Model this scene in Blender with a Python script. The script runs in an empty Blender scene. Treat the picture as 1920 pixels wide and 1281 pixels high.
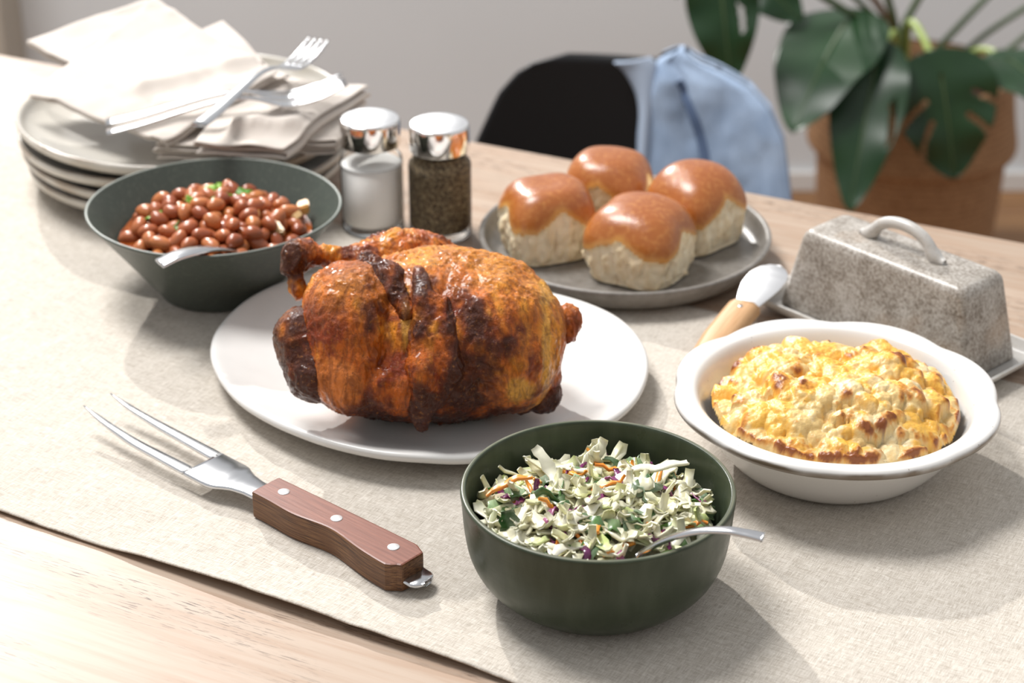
import bpy, bmesh, math, random
import numpy as np
from mathutils import Vector, Matrix, Euler

random.seed(7)
RNG = np.random.default_rng(11)
PI = math.pi
R = math.radians
TABLE_Z = 0.75          # everything is laid out with the table top at z = 0 and raised at the end
C = bpy.context.scene.collection
S = bpy.context.scene

# ------------------------------------------------------------------ camera, world, sun, exposure
cam_d = bpy.data.cameras.new('camera')
cam_d.sensor_width = 36.0
cam_d.lens = 3780 / 1920 * 36
cam_d.clip_start = 0.05
cam_d.dof.use_dof = True
cam_d.dof.focus_distance = 1.25
cam_d.dof.aperture_fstop = 7.0
camera = bpy.data.objects.new('camera', cam_d)
camera.location = (0, 0, 0.70)
camera.rotation_euler = (R(90 - 27.1), 0, 0)
C.objects.link(camera)
S.camera = camera

world = bpy.data.worlds.new('world')
S.world = world
world.use_nodes = True
bg = world.node_tree.nodes['Background']
bg.inputs[0].default_value = (0.97, 0.98, 1.0, 1)
bg.inputs[1].default_value = 0.64


def aim(o, d):
    o.rotation_euler = Vector(d).to_track_quat('-Z', 'Y').to_euler()


def direction(az, el):
    return (math.cos(R(el)) * math.cos(R(az)), math.cos(R(el)) * math.sin(R(az)), -math.sin(R(el)))


sun_d = bpy.data.lights.new('sun', 'SUN')
sun_d.energy = 2.75
sun_d.angle = R(1.1)
sun_d.color = (1.0, 0.975, 0.94)
sun = bpy.data.objects.new('sun', sun_d)
sun.location = (-1.5, 4.5, 3)
aim(sun, direction(-69, 30))
C.objects.link(sun)

key_d = bpy.data.lights.new('studio_lamp', 'AREA')
key_d.shape = 'DISK'
key_d.size = 1.1
key_d.energy = 105
key_d.color = (1.0, 0.985, 0.97)
key = bpy.data.objects.new('studio_lamp', key_d)
key.location = (-1.05, 2.15, 2.55)
aim(key, Vector((-0.05, 1.3, 0)) - key.location)
C.objects.link(key)

S.view_settings.view_transform = 'Standard'
S.view_settings.look = 'None'
S.view_settings.gamma = 1
S.view_settings.use_curve_mapping = False
S.view_settings.exposure = -0.08
S.cycles.max_bounces = 10
S.cycles.transparent_max_bounces = 12
S.cycles.sample_clamp_indirect = 6


# ------------------------------------------------------------------ object helpers
def mesh(name, V, F, mats=None, smooth=True, col=None, midx=None):
    V = np.asarray(V, dtype=np.float32).reshape(-1, 3)
    me = bpy.data.meshes.new(name)
    if isinstance(F, np.ndarray):
        nf, k = F.shape
        me.vertices.add(len(V))
        me.vertices.foreach_set('co', V.ravel())
        me.loops.add(nf * k)
        me.loops.foreach_set('vertex_index', F.astype(np.int32).ravel())
        me.polygons.add(nf)
        me.polygons.foreach_set('loop_start', np.arange(0, nf * k, k, dtype=np.int32))
        me.polygons.foreach_set('loop_total', np.full(nf, k, dtype=np.int32))
        me.update(calc_edges=True)
        me.validate()
    else:
        me.from_pydata([tuple(map(float, v)) for v in V], [], [tuple(int(i) for i in f) for f in F])
        me.update()
    if smooth:
        me.polygons.foreach_set('use_smooth', np.ones(len(me.polygons), dtype=bool))
    if col is not None:
        a = me.color_attributes.new('Col', 'FLOAT_COLOR', 'POINT')
        c = np.ones((len(V), 4), dtype=np.float32)
        c[:, :3] = col
        a.data.foreach_set('color', c.ravel())
    if mats is not None:
        for m in (mats if isinstance(mats, (list, tuple)) else [mats]):
            me.materials.append(m)
    if midx is not None:
        me.polygons.foreach_set('material_index', np.asarray(midx, dtype=np.int32))
    return me


def link(name, me, parent=None, loc=(0, 0, 0), rot=(0, 0, 0)):
    o = bpy.data.objects.new(name, me)
    o.location = loc
    o.rotation_euler = rot
    if parent is not None:
        o.parent = parent
    C.objects.link(o)
    return o


def obj(name, geo, mat, parent=None, loc=(0, 0, 0), rot=(0, 0, 0), smooth=True, col=None):
    return link(name, mesh(name, geo[0], geo[1], mat, smooth, col), parent, loc, rot)


def tag(o, label=None, cat=None, group=None, kind=None):
    if label: o['label'] = label
    if cat: o['category'] = cat
    if group: o['group'] = group
    if kind: o['kind'] = kind
    return o


def thing(name, label, cat, loc=(0, 0, 0), rz=0.0, group=None):
    o = link(name, None, None, loc, (0, 0, rz))
    o.empty_display_size = 0.02
    return tag(o, label, cat, group)


def dup(o, parent=None, loc=None, rot=None, label=None):
    c = o.copy()
    C.objects.link(c)
    if parent is not None: c.parent = parent
    if loc is not None: c.location = loc
    if rot is not None: c.rotation_euler = rot
    if label: c['label'] = label
    for ch in [k for k in o.children]:
        dup(ch, c)
    return c


def sharp(o, angle=35):
    m = o.modifiers.new('split', 'EDGE_SPLIT')
    m.split_angle = R(angle)
    return o


def bevel(o, w, seg=2, angle=30):
    m = o.modifiers.new('bevel', 'BEVEL')
    m.width = w
    m.segments = seg
    m.limit_method = 'ANGLE'
    m.angle_limit = R(angle)
    return o


def solid(o, t, offset=0):
    m = o.modifiers.new('solid', 'SOLIDIFY')
    m.thickness = t
    m.offset = offset
    return o


def subsurf(o, n=1):
    m = o.modifiers.new('sub', 'SUBSURF')
    m.levels = n
    m.render_levels = n
    return o


# ------------------------------------------------------------------ geometry helpers
def grid_faces(nu, nv, wrap_u=False, wrap_v=False):
    iu = np.arange(nu if wrap_u else nu - 1)
    iv = np.arange(nv if wrap_v else nv - 1)
    a, b = np.meshgrid(iu, iv, indexing='ij')
    a2, b2 = (a + 1) % nu, (b + 1) % nv
    return np.stack([a * nv + b, a2 * nv + b, a2 * nv + b2, a * nv + b2], -1).reshape(-1, 4)


def smooth_profile(pts, n):
    """Catmull-Rom through the points."""
    p = np.asarray(pts, float)
    p = np.vstack([2 * p[0] - p[1], p, 2 * p[-1] - p[-2]])
    out = []
    m = len(p) - 3
    for i in range(m):
        for t in np.linspace(0, 1, n, endpoint=False):
            a, b, c, d = p[i:i + 4]
            out.append(0.5 * ((2 * b) + (-a + c) * t + (2 * a - 5 * b + 4 * c - d) * t * t + (-a + 3 * b - 3 * c + d) * t ** 3))
    out.append(p[-2])
    return np.array(out)


def lathe(profile, n=96, rad=None, sx=1.0, sy=1.0, zf=None):
    """profile: (r, z) from the underside centre, out, up and back to the inside centre. rad(theta, r, z) scales the radius."""
    pr = np.asarray(profile, float)
    th = np.linspace(0, 2 * PI, n, endpoint=False)
    T, Rr = np.meshgrid(th, pr[:, 0], indexing='ij')
    Z = np.broadcast_to(pr[:, 1], T.shape).copy()
    k = rad(T, Rr, Z) if rad else 1.0
    if zf: Z = Z + zf(T, Rr, Z)
    V = np.stack([Rr * k * np.cos(T) * sx, Rr * k * np.sin(T) * sy, Z], -1).reshape(-1, 3)
    return V, grid_faces(n, len(pr), wrap_u=True)


def frames(path):
    p = np.asarray(path, float)
    t = np.gradient(p, axis=0)
    t /= np.linalg.norm(t, axis=1)[:, None] + 1e-12
    return p, t


def sweep(path, section, up=(0, 0, 1), caps=True):
    """section: (n,k,2) array of side/up offsets per path point, or (k,2). Swept with a fixed up vector."""
    p, t = frames(path)
    sec = np.asarray(section, float)
    if sec.ndim == 2: sec = np.broadcast_to(sec, (len(p),) + sec.shape)
    side = np.cross(t, np.asarray(up, float))
    side /= np.linalg.norm(side, axis=1)[:, None] + 1e-12
    u = np.cross(side, t)
    V = p[:, None, :] + side[:, None, :] * sec[:, :, 0:1] + u[:, None, :] * sec[:, :, 1:2]
    k = sec.shape[1]
    F = [tuple(f[::-1]) for f in grid_faces(len(p), k, wrap_v=True)]
    if caps:
        F.append(tuple(range(k)))
        F.append(tuple(range((len(p) - 1) * k, len(p) * k))[::-1])
    return V.reshape(-1, 3), F


def ellipse_sec(a, b, k=10):
    th = np.linspace(0, 2 * PI, k, endpoint=False)
    a = np.atleast_1d(a); b = np.atleast_1d(b)
    return np.stack([a[:, None] * np.cos(th), b[:, None] * np.sin(th)], -1)


def tube(path, r, k=8, up=(0, 0, 1)):
    r = np.broadcast_to(np.asarray(r, float), (len(path),))
    return sweep(path, ellipse_sec(r, r, k), up)


def box(cx, cy, cz, sx, sy, sz):
    x, y, z = sx / 2, sy / 2, sz / 2
    V = [(cx + a * x, cy + b * y, cz + c * z) for a in (-1, 1) for b in (-1, 1) for c in (-1, 1)]
    F = [(0, 1, 3, 2), (4, 6, 7, 5), (0, 4, 5, 1), (2, 3, 7, 6), (0, 2, 6, 4), (1, 5, 7, 3)]
    return V, F


def join(*gs):
    V, F, n = [], [], 0
    for g in gs:
        V += [tuple(v) for v in g[0]]
        F += [tuple(int(i) + n for i in f) for f in g[1]]
        n = len(V)
    return V, F


def _hash(ix, iy, iz, seed):
    h = (ix * 73856093) ^ (iy * 19349663) ^ (iz * 83492791) ^ (seed * 2654435)
    h = (h ^ (h >> 13)) * 1274126177
    h = h ^ (h >> 16)
    return (h & 0xffff).astype(np.float32) / 32767.5 - 1.0


def vnoise(P, seed=1):
    P = np.asarray(P, dtype=np.float32)
    i = np.floor(P).astype(np.int64)
    f = P - i
    f = f * f * (3 - 2 * f)
    r = 0
    for a in (0, 1):
        wa = f[..., 0] if a else 1 - f[..., 0]
        for b in (0, 1):
            wb = f[..., 1] if b else 1 - f[..., 1]
            for c in (0, 1):
                wc = f[..., 2] if c else 1 - f[..., 2]
                r = r + wa * wb * wc * _hash(i[..., 0] + a, i[..., 1] + b, i[..., 2] + c, seed)
    return r


def fbm(P, octaves=4, seed=1, gain=0.5):
    r, a, s = 0, 1.0, 0
    for o in range(octaves):
        r = r + a * vnoise(np.asarray(P) * (2 ** o), seed + o * 17)
        s += a
        a *= gain
    return r / s


def sstep(x, a, b):
    t = np.clip((x - a) / (b - a), 0, 1)
    return t * t * (3 - 2 * t)


def mix(a, b, t):
    t = np.asarray(t)[..., None]
    return np.asarray(a) * (1 - t) + np.asarray(b) * t


def surface_nets(D, o, h):
    s = D < 0
    n = np.array(D.shape) - 1
    cor = [(a, b, c) for a in (0, 1) for b in (0, 1) for c in (0, 1)]
    cut = lambda A, q: A[q[0]:q[0] + n[0], q[1]:q[1] + n[1], q[2]:q[2] + n[2]]
    cnt = sum(cut(s, q).astype(np.int8) for q in cor)
    act = (cnt > 0) & (cnt < 8)
    ijk = np.argwhere(act)
    acc = np.zeros((len(ijk), 3)); num = np.zeros(len(ijk))
    for q in cor:
        for ax in range(3):
            if q[ax]: continue
            q2 = list(q); q2[ax] = 1
            da = D[ijk[:, 0] + q[0], ijk[:, 1] + q[1], ijk[:, 2] + q[2]]
            db = D[ijk[:, 0] + q2[0], ijk[:, 1] + q2[1], ijk[:, 2] + q2[2]]
            m = (da < 0) != (db < 0)
            t = np.where(m, da / np.where(m, da - db, 1), 0)
            pos = np.tile(np.array(q, float), (len(ijk), 1)); pos[:, ax] += t
            acc[m] += pos[m]; num[m] += 1
    V = (ijk + acc / num[:, None]) * h + np.asarray(o)
    idx = np.full(act.shape, -1, dtype=np.int64)
    idx[act] = np.arange(len(ijk))
    F = []
    for ax in range(3):
        sl0 = [slice(None)] * 3; sl1 = [slice(None)] * 3
        sl0[ax] = slice(0, -1); sl1[ax] = slice(1, None)
        e = s[tuple(sl0)] != s[tuple(sl1)]
        b, c = (ax + 1) % 3, (ax + 2) % 3
        E = np.argwhere(e)
        ok = (E[:, b] > 0) & (E[:, c] > 0) & (E[:, b] < n[b]) & (E[:, c] < n[c]) & (E[:, ax] < n[ax])
        E = E[ok]
        def at(db_, dc_):
            Q = E.copy(); Q[:, b] += db_; Q[:, c] += dc_
            return idx[Q[:, 0], Q[:, 1], Q[:, 2]]
        q = np.stack([at(-1, -1), at(0, -1), at(0, 0), at(-1, 0)], -1)
        ins = s[E[:, 0], E[:, 1], E[:, 2]]
        q[~ins] = q[~ins][:, ::-1]
        F.append(q)
    return V, np.concatenate(F)


def field_grid(lo, hi, h):
    ax = [np.arange(lo[i], hi[i] + h, h, dtype=np.float32) for i in range(3)]
    return np.stack(np.meshgrid(*ax, indexing='ij'), -1)


def sd_ell(P, c, r, rot=None):
    q = P - np.asarray(c, dtype=np.float32)
    if rot is not None: q = q @ np.asarray(rot, dtype=np.float32)
    r = np.asarray(r, dtype=np.float32)
    k0 = np.sqrt(((q / r) ** 2).sum(-1))
    k1 = np.sqrt(((q / (r * r)) ** 2).sum(-1)) + 1e-9
    return k0 * (k0 - 1) / k1


def sd_cone(P, a, b, ra, rb):
    a = np.asarray(a, dtype=np.float32); b = np.asarray(b, dtype=np.float32)
    d = b - a
    t = np.clip(((P - a) @ d) / (d @ d), 0, 1)
    q = P - (a + t[..., None] * d)
    return np.sqrt((q * q).sum(-1)) - (ra + (rb - ra) * t)


def smin(a, b, k):
    h = np.clip(0.5 + 0.5 * (b - a) / k, 0, 1)
    return b * (1 - h) + a * h - k * h * (1 - h)


def normals(V, F):
    n = np.zeros_like(V)
    a, b, c, d = V[F[:, 0]], V[F[:, 1]], V[F[:, 2]], V[F[:, 3]]
    fn = np.cross(c - a, d - b)
    for i in range(4): np.add.at(n, F[:, i], fn)
    return n / (np.linalg.norm(n, axis=1)[:, None] + 1e-12)


# ------------------------------------------------------------------ materials
class NB:
    def __init__(self, name):
        self.m = bpy.data.materials.new(name)
        self.m.use_nodes = True
        self.t = self.m.node_tree
        self.b = self.t.nodes['Principled BSDF']
        self.o = self.t.nodes['Material Output']
        self._tc = None

    def n(self, kind, inp=None, **attrs):
        nd = self.t.nodes.new('ShaderNode' + kind)
        for k, v in attrs.items(): setattr(nd, k, v)
        for k, v in (inp or {}).items(): self.put(nd.inputs[k], v)
        return nd

    def put(self, sock, v):
        if isinstance(v, bpy.types.NodeSocket): self.t.links.new(v, sock)
        elif isinstance(v, bpy.types.Node): self.t.links.new(v.outputs[0], sock)
        else:
            if sock.type == 'RGBA' and len(v) == 3: v = (*v, 1)
            sock.default_value = v

    def set(self, **kw):
        names = dict(color='Base Color', rough='Roughness', metal='Metallic', spec='Specular IOR Level', coat='Coat Weight', coat_rough='Coat Roughness',
                     normal='Normal', sheen='Sheen Weight', sss='Subsurface Weight', sss_r='Subsurface Radius', sss_s='Subsurface Scale', trans='Transmission Weight', ior='IOR')
        for k, v in kw.items(): self.put(self.b.inputs[names[k]], v)
        return self

    def coord(self, scale=(1, 1, 1), rot=(0, 0, 0), kind='Object'):
        if self._tc is None: self._tc = self.n('TexCoord')
        mp = self.n('Mapping', {'Scale': scale, 'Rotation': rot})
        self.t.links.new(self._tc.outputs[kind], mp.inputs['Vector'])
        return mp.outputs[0]

    def noise(self, scale, vec=None, detail=4, rough=0.55, dist=0.0):
        nd = self.n('TexNoise', {'Scale': scale, 'Detail': detail, 'Roughness': rough, 'Distortion': dist})
        self.t.links.new(vec if vec is not None else self.coord(), nd.inputs['Vector'])
        return nd.outputs[0]

    def ramp(self, fac, stops, interp='LINEAR'):
        nd = self.n('ValToRGB')
        cr = nd.color_ramp
        cr.interpolation = interp
        while len(cr.elements) < len(stops): cr.elements.new(0.5)
        for e, (p, c) in zip(cr.elements, stops):
            e.position = p
            e.color = (*c, 1) if len(c) == 3 else c
        self.put(nd.inputs[0], fac)
        return nd.outputs[0]

    def mixc(self, fac, a, b, mode='MIX'):
        nd = self.n('Mix', data_type='RGBA', blend_type=mode)
        self.put(nd.inputs[0], fac); self.put(nd.inputs[6], a); self.put(nd.inputs[7], b)
        return nd.outputs[2]

    def math(self, op, a, b=0.0):
        nd = self.n('Math', operation=op)
        self.put(nd.inputs[0], a); self.put(nd.inputs[1], b)
        return nd.outputs[0]

    def attr(self, name='Col'):
        return self.n('Attribute', attribute_name=name).outputs['Color']

    def bump(self, h, strength=0.3, dist=0.001, prev=None):
        nd = self.n('Bump', {'Strength': strength, 'Distance': dist, 'Height': h})
        if prev is not None: self.put(nd.inputs['Normal'], prev)
        self.put(self.b.inputs['Normal'], nd.outputs[0])
        return nd.outputs[0]


def flat(name, color, rough=0.5, **kw):
    return NB(name).set(color=color, rough=rough, **kw).m


G1 = (1, 1, 1); G0 = (0, 0, 0)

# painted wall
b = NB('grey_paint'); b.set(color=b.ramp(b.noise(1.5), [(0.3, (0.70, 0.73, 0.75)), (0.7, (0.74, 0.77, 0.79))]), rough=0.85); b.bump(b.noise(220), 0.1, 0.001); WALL = b.m
ROOM = flat('taupe_paint', (0.26, 0.245, 0.23), 0.9)
BEIGE = flat('beige_paint', (0.45, 0.41, 0.35), 0.8)
WHITE_PAINT = flat('white_gloss_paint', (0.75, 0.74, 0.72), 0.4)
# oak table
b = NB('pale_oak')
v1 = b.coord((9, 160, 30)); v2 = b.coord((60, 1000, 60)); v3 = b.coord((2.2, 26, 8))
c = b.ramp(b.noise(1.0, v3, 4), [(0.3, (0.37, 0.278, 0.208)), (0.7, (0.455, 0.352, 0.275))])
c = b.mixc(b.ramp(b.noise(1.0, v1, 5), [(0.42, G0), (0.62, (0.55,) * 3)]), c, (0.34, 0.215, 0.14))
pores = b.ramp(b.noise(1.0, v2, 3, 0.5), [(0.57, G0), (0.62, (1.0,) * 3)])
patch = b.ramp(b.noise(1.0, b.coord((5, 30, 8)), 2), [(0.45, G0), (0.62, G1)])
pm = b.math('MULTIPLY', pores, patch)
c = b.mixc(pm, c, (0.07, 0.042, 0.026))
b.set(color=c, rough=0.42, spec=0.30)
b.bump(pm, -0.3, 0.0006); OAK = b.m
b = NB('floor_oak')
b.set(color=b.ramp(b.noise(1.0, b.coord((1.5, 30, 20)), 5), [(0.3, (0.23, 0.11, 0.045)), (0.7, (0.36, 0.19, 0.08))]), rough=0.45); FLOORW = b.m
# linen runner: slubby weave in two directions
b = NB('natural_linen')
wx = b.noise(1.0, b.coord((130, 1900, 10)), 3, 0.6); wy = b.noise(1.0, b.coord((1900, 130, 10)), 3, 0.6)
slub = b.noise(1.0, b.coord((34, 760, 5)), 3, 0.65); slub2 = b.noise(1.0, b.coord((760, 12, 5)), 3, 0.65)
w = b.math('ADD', wx, wy)
c = b.ramp(b.math('MULTIPLY', w, 0.5), [(0.36, (0.36, 0.315, 0.262)), (0.5, (0.565, 0.515, 0.45)), (0.62, (0.71, 0.665, 0.60))])
c = b.mixc(b.ramp(slub, [(0.50, G0), (0.70, (0.55,) * 3)]), c, (0.39, 0.335, 0.27))
c = b.mixc(b.ramp(slub2, [(0.52, G0), (0.70, (0.45,) * 3)]), c, (0.74, 0.69, 0.62))
b.set(color=c, rough=0.95, spec=0.1, sheen=0.05)
b.bump(b.math('ADD', w, b.math('MULTIPLY', slub, 0.8)), 0.45, 0.0006); LINEN = b.m
b = NB('cream_cotton')
ww = b.math('ADD', b.noise(1.0, b.coord((150, 2200, 150)), 2), b.noise(1.0, b.coord((2200, 150, 150)), 2))
b.set(color=b.ramp(b.noise(30), [(0.3, (0.58, 0.52, 0.465)), (0.7, (0.65, 0.59, 0.535))]), rough=0.95, spec=0.1, sheen=0.2)
b.bump(ww, 0.25, 0.0005); COTTON = b.m
# ceramics
b = NB('white_porcelain'); b.set(color=b.ramp(b.noise(18), [(0.35, (0.70, 0.685, 0.66)), (0.65, (0.76, 0.745, 0.72))]), rough=0.28, spec=0.45, coat=0.25, coat_rough=0.12); b.bump(b.noise(35, None, 2), 0.12, 0.002); PORCELAIN = b.m
b = NB('speckled_stoneware'); b.set(color=b.mixc(b.ramp(b.noise(520), [(0.68, G0), (0.76, G1)]), b.attr(), (0.25, 0.19, 0.13)), rough=0.26, spec=0.5, coat=0.3, coat_rough=0.1); STONEWARE = b.m
b = NB('sage_glaze'); b.set(color=b.mixc(b.ramp(b.noise(300, None, 5), [(0.5, G0), (0.75, (0.5,) * 3)]), b.attr(), (0.11, 0.125, 0.10)), rough=0.36, spec=0.3); b.bump(b.noise(90), 0.06, 0.001); SAGE = b.m
b = NB('olive_glaze')
streak = b.ramp(b.noise(1.0, b.coord((70, 70, 14)), 5), [(0.45, G0), (0.75, (0.6,) * 3)])
b.set(color=b.mixc(streak, b.attr(), (0.075, 0.092, 0.06)), rough=b.ramp(b.noise(60), [(0.3, (0.25,) * 3), (0.7, (0.42,) * 3)]), spec=0.35); b.bump(b.noise(1.0, b.coord((20, 20, 260)), 2), 0.08, 0.001); OLIVE = b.m
b = NB('grey_stoneware'); b.set(color=b.ramp(b.noise(140, None, 6), [(0.3, (0.165, 0.15, 0.132)), (0.7, (0.25, 0.232, 0.21))]), rough=0.38, spec=0.5); b.bump(b.noise(400), 0.1, 0.0006); GREYSTONE = b.m
b = NB('reactive_glaze')
n1 = b.noise(420, None, 3, 0.6); n2 = b.noise(60, None, 5, 0.6)
c = b.ramp(b.math('ADD', b.math('MULTIPLY', n1, 0.6), b.math('MULTIPLY', n2, 0.4)), [(0.36, (0.17, 0.14, 0.11)), (0.5, (0.36, 0.325, 0.285)), (0.64, (0.52, 0.49, 0.45))])
b.set(color=b.mixc(b.ramp(b.noise(22), [(0.55, G0), (0.75, (0.45,) * 3)]), c, (0.40, 0.27, 0.17)), rough=0.32, spec=0.5); b.bump(n1, 0.1, 0.0005); REACTIVE = b.m
b = NB('pale_glaze'); b.set(color=b.mixc(b.ramp(b.noise(260), [(0.55, G0), (0.8, (0.6,) * 3)]), (0.52, 0.50, 0.47), (0.33, 0.27, 0.2)), rough=0.3, spec=0.5); PALEGLAZE = b.m
# metals, glass
b = NB('polished_steel'); b.set(color=(0.66, 0.665, 0.68), metal=1.0, rough=0.2); STEEL = b.m
SATIN = flat('satin_steel', (0.85, 0.85, 0.86), 0.42, metal=1.0)
b = NB('brushed_steel'); b.set(color=(0.74, 0.74, 0.75), metal=1.0, rough=b.ramp(b.noise(1.0, b.coord((20, 900, 900)), 3), [(0.3, (0.16,) * 3), (0.7, (0.34,) * 3)])); BRUSHED = b.m
CHROME = flat('chrome', (0.86, 0.84, 0.82), 0.06, metal=1.0)
b = NB('clear_glass')
tr = b.n('BsdfTransparent', {'Color': (0.985, 0.99, 0.985)}); gl = b.n('BsdfGlossy', {'Roughness': 0.03})
mx = b.n('MixShader', {0: b.n('LayerWeight', {'Blend': 0.10}).outputs['Fresnel'], 1: tr, 2: gl}); b.t.links.new(mx.outputs[0], b.o.inputs[0]); GLASS = b.m
# food
b = NB('salt_grains'); b.set(color=b.ramp(b.noise(1500, None, 2), [(0.3, (0.90, 0.88, 0.85)), (0.7, (0.97, 0.96, 0.94))]), rough=0.8); b.bump(b.noise(1300), 0.4, 0.0005); SALT = b.m
b = NB('ground_pepper'); b.set(color=b.ramp(b.n('TexVoronoi', {'Scale': 700.0, 'Vector': b.coord()}).outputs['Color'], [(0.15, (0.03, 0.02, 0.012)), (0.45, (0.13, 0.09, 0.05)), (0.6, (0.30, 0.23, 0.13)), (0.85, (0.06, 0.045, 0.03))]), rough=0.8); b.bump(b.noise(900), 0.5, 0.0008); PEPPER = b.m
b = NB('roast_skin')
fine = b.noise(420, None, 5, 0.65); str_ = b.noise(1.0, b.coord((260, 260, 70)), 5, 0.65, 0.6)
c = b.mixc(b.ramp(str_, [(0.40, (0.55,) * 3), (0.58, G0)]), b.attr(), (0.09, 0.018, 0.005))
c = b.mixc(b.ramp(fine, [(0.56, G0), (0.74, (0.5,) * 3)]), c, (0.62, 0.24, 0.045))
c = b.mixc(b.ramp(b.noise(900, None, 2), [(0.68, G0), (0.74, (0.8,) * 3)]), c, (0.03, 0.012, 0.005))
b.set(color=c, rough=b.ramp(b.noise(120, None, 4), [(0.3, (0.20,) * 3), (0.7, (0.48,) * 3)]), spec=0.22, coat=0.3, coat_rough=0.07)
b.bump(b.math('ADD', b.math('MULTIPLY', str_, 0.9), b.math('MULTIPLY', fine, 0.6)), 0.8, 0.0026); ROAST = b.m
b = NB('egg_washed_crust')
c = b.mixc(b.ramp(b.noise(260, None, 5), [(0.5, G0), (0.72, (0.5,) * 3)]), b.attr(), (0.60, 0.27, 0.075))
b.set(color=c, rough=0.30, spec=0.45, coat=0.2, coat_rough=0.16); b.bump(b.noise(130, None, 6, 0.65), 0.35, 0.0016); CRUST = b.m
b = NB('torn_bread'); b.set(color=b.attr(), rough=0.9, spec=0.1, sss=0.12, sss_r=(0.01, 0.006, 0.003), sss_s=0.4)
b.bump(b.math('ADD', b.noise(1.0, b.coord((700, 700, 160)), 5, 0.7), b.noise(600)), 0.5, 0.0012); CRUMB = b.m
b = NB('baked_gratin')
c = b.mixc(b.ramp(b.noise(700, None, 3), [(0.70, G0), (0.735, G1)]), b.attr(), (0.05, 0.03, 0.015))
b.set(color=c, rough=0.36, spec=0.45, sss=0.1, sss_r=(0.01, 0.006, 0.002), sss_s=0.4); b.bump(b.noise(420, None, 5), 0.4, 0.0012); GRATIN = b.m


def rand_mat(name, stops, rough=0.3, coat=0.0, bumps=None, spec=0.5, mottle=None, sss=0.0):
    b = NB(name)
    c = b.ramp(b.n('ObjectInfo').outputs['Random'], stops)
    if mottle: c = b.mixc(b.ramp(b.noise(mottle[0], None, 4), [(0.42, G0), (0.7, (mottle[2],) * 3)]), c, mottle[1])
    b.set(color=c, rough=rough, spec=spec, coat=coat, coat_rough=0.1)
    if sss: b.set(sss=sss, sss_r=(0.006, 0.006, 0.003), sss_s=0.3)
    if bumps: b.bump(b.noise(bumps[0]), bumps[1], 0.0008)
    return b.m


BEAN = rand_mat('baked_bean_skin', [(0.0, (0.27, 0.062, 0.020)), (0.3, (0.40, 0.115, 0.040)), (0.7, (0.48, 0.155, 0.055)), (1.0, (0.56, 0.20, 0.055))], 0.30, 0.12, (500, 0.05), mottle=(120, (0.27, 0.06, 0.02), 0.5))
b = NB('tomato_sauce'); b.set(color=b.ramp(b.noise(60), [(0.3, (0.18, 0.035, 0.008)), (0.7, (0.36, 0.09, 0.015))]), rough=0.15, coat=0.5, coat_rough=0.06); b.bump(b.noise(90), 0.3, 0.002); SAUCE = b.m
HERB = rand_mat('cilantro_green', [(0, (0.05, 0.16, 0.03)), (0.5, (0.10, 0.27, 0.03)), (1, (0.24, 0.42, 0.03))], 0.4)
ONION = rand_mat('stewed_onion', [(0, (0.70, 0.30, 0.06)), (0.5, (0.72, 0.42, 0.14)), (1, (0.72, 0.55, 0.32))], 0.25, 0.3, sss=0.15)
CABBAGE = rand_mat('pale_cabbage', [(0, (0.74, 0.70, 0.46)), (0.35, (0.79, 0.76, 0.58)), (0.6, (0.68, 0.68, 0.34)), (0.85, (0.82, 0.79, 0.66)), (1, (0.50, 0.58, 0.20))], 0.32, 0.2, (160, 0.25), mottle=(70, (0.82, 0.79, 0.67), 0.7), sss=0.1)
CARROT = rand_mat('carrot_orange', [(0, (0.80, 0.24, 0.02)), (1, (0.86, 0.36, 0.05))], 0.35, 0.2, (300, 0.2))
PURPLE = rand_mat('purple_cabbage', [(0, (0.10, 0.012, 0.07)), (0.6, (0.20, 0.03, 0.13)), (1, (0.36, 0.10, 0.22))], 0.25, 0.3, (200, 0.2))
GREEN = rand_mat('green_leaf', [(0, (0.03, 0.085, 0.02)), (0.5, (0.06, 0.16, 0.03)), (1, (0.16, 0.29, 0.07))], 0.3, 0.3, (140, 0.35), mottle=(50, (0.5, 0.55, 0.42), 0.5))
# wood handle
b = NB('rosewood_face'); b.set(color=b.ramp(b.noise(1.0, b.coord((30, 500, 200)), 5), [(0.3, (0.15, 0.05, 0.032)), (0.7, (0.25, 0.095, 0.062))]), rough=0.38, spec=0.5)
b.bump(b.noise(1.0, b.coord((40, 900, 300)), 4), 0.12, 0.0005); ROSEFACE = b.m
b = NB('rosewood_side'); b.set(color=b.ramp(b.noise(1.0, b.coord((26, 300, 1500)), 5, 0.65), [(0.34, (0.035, 0.013, 0.006)), (0.5, (0.145, 0.06, 0.022)), (0.66, (0.25, 0.125, 0.05))]), rough=0.5)
b.bump(b.noise(1.0, b.coord((40, 400, 1500)), 4), 0.3, 0.0006); ROSESIDE = b.m
b = NB('beech_handle'); b.set(color=b.ramp(b.noise(1.0, b.coord((40, 600, 600)), 4), [(0.3, (0.50, 0.28, 0.13)), (0.7, (0.62, 0.38, 0.20))]), rough=0.5); BEECH = b.m
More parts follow.
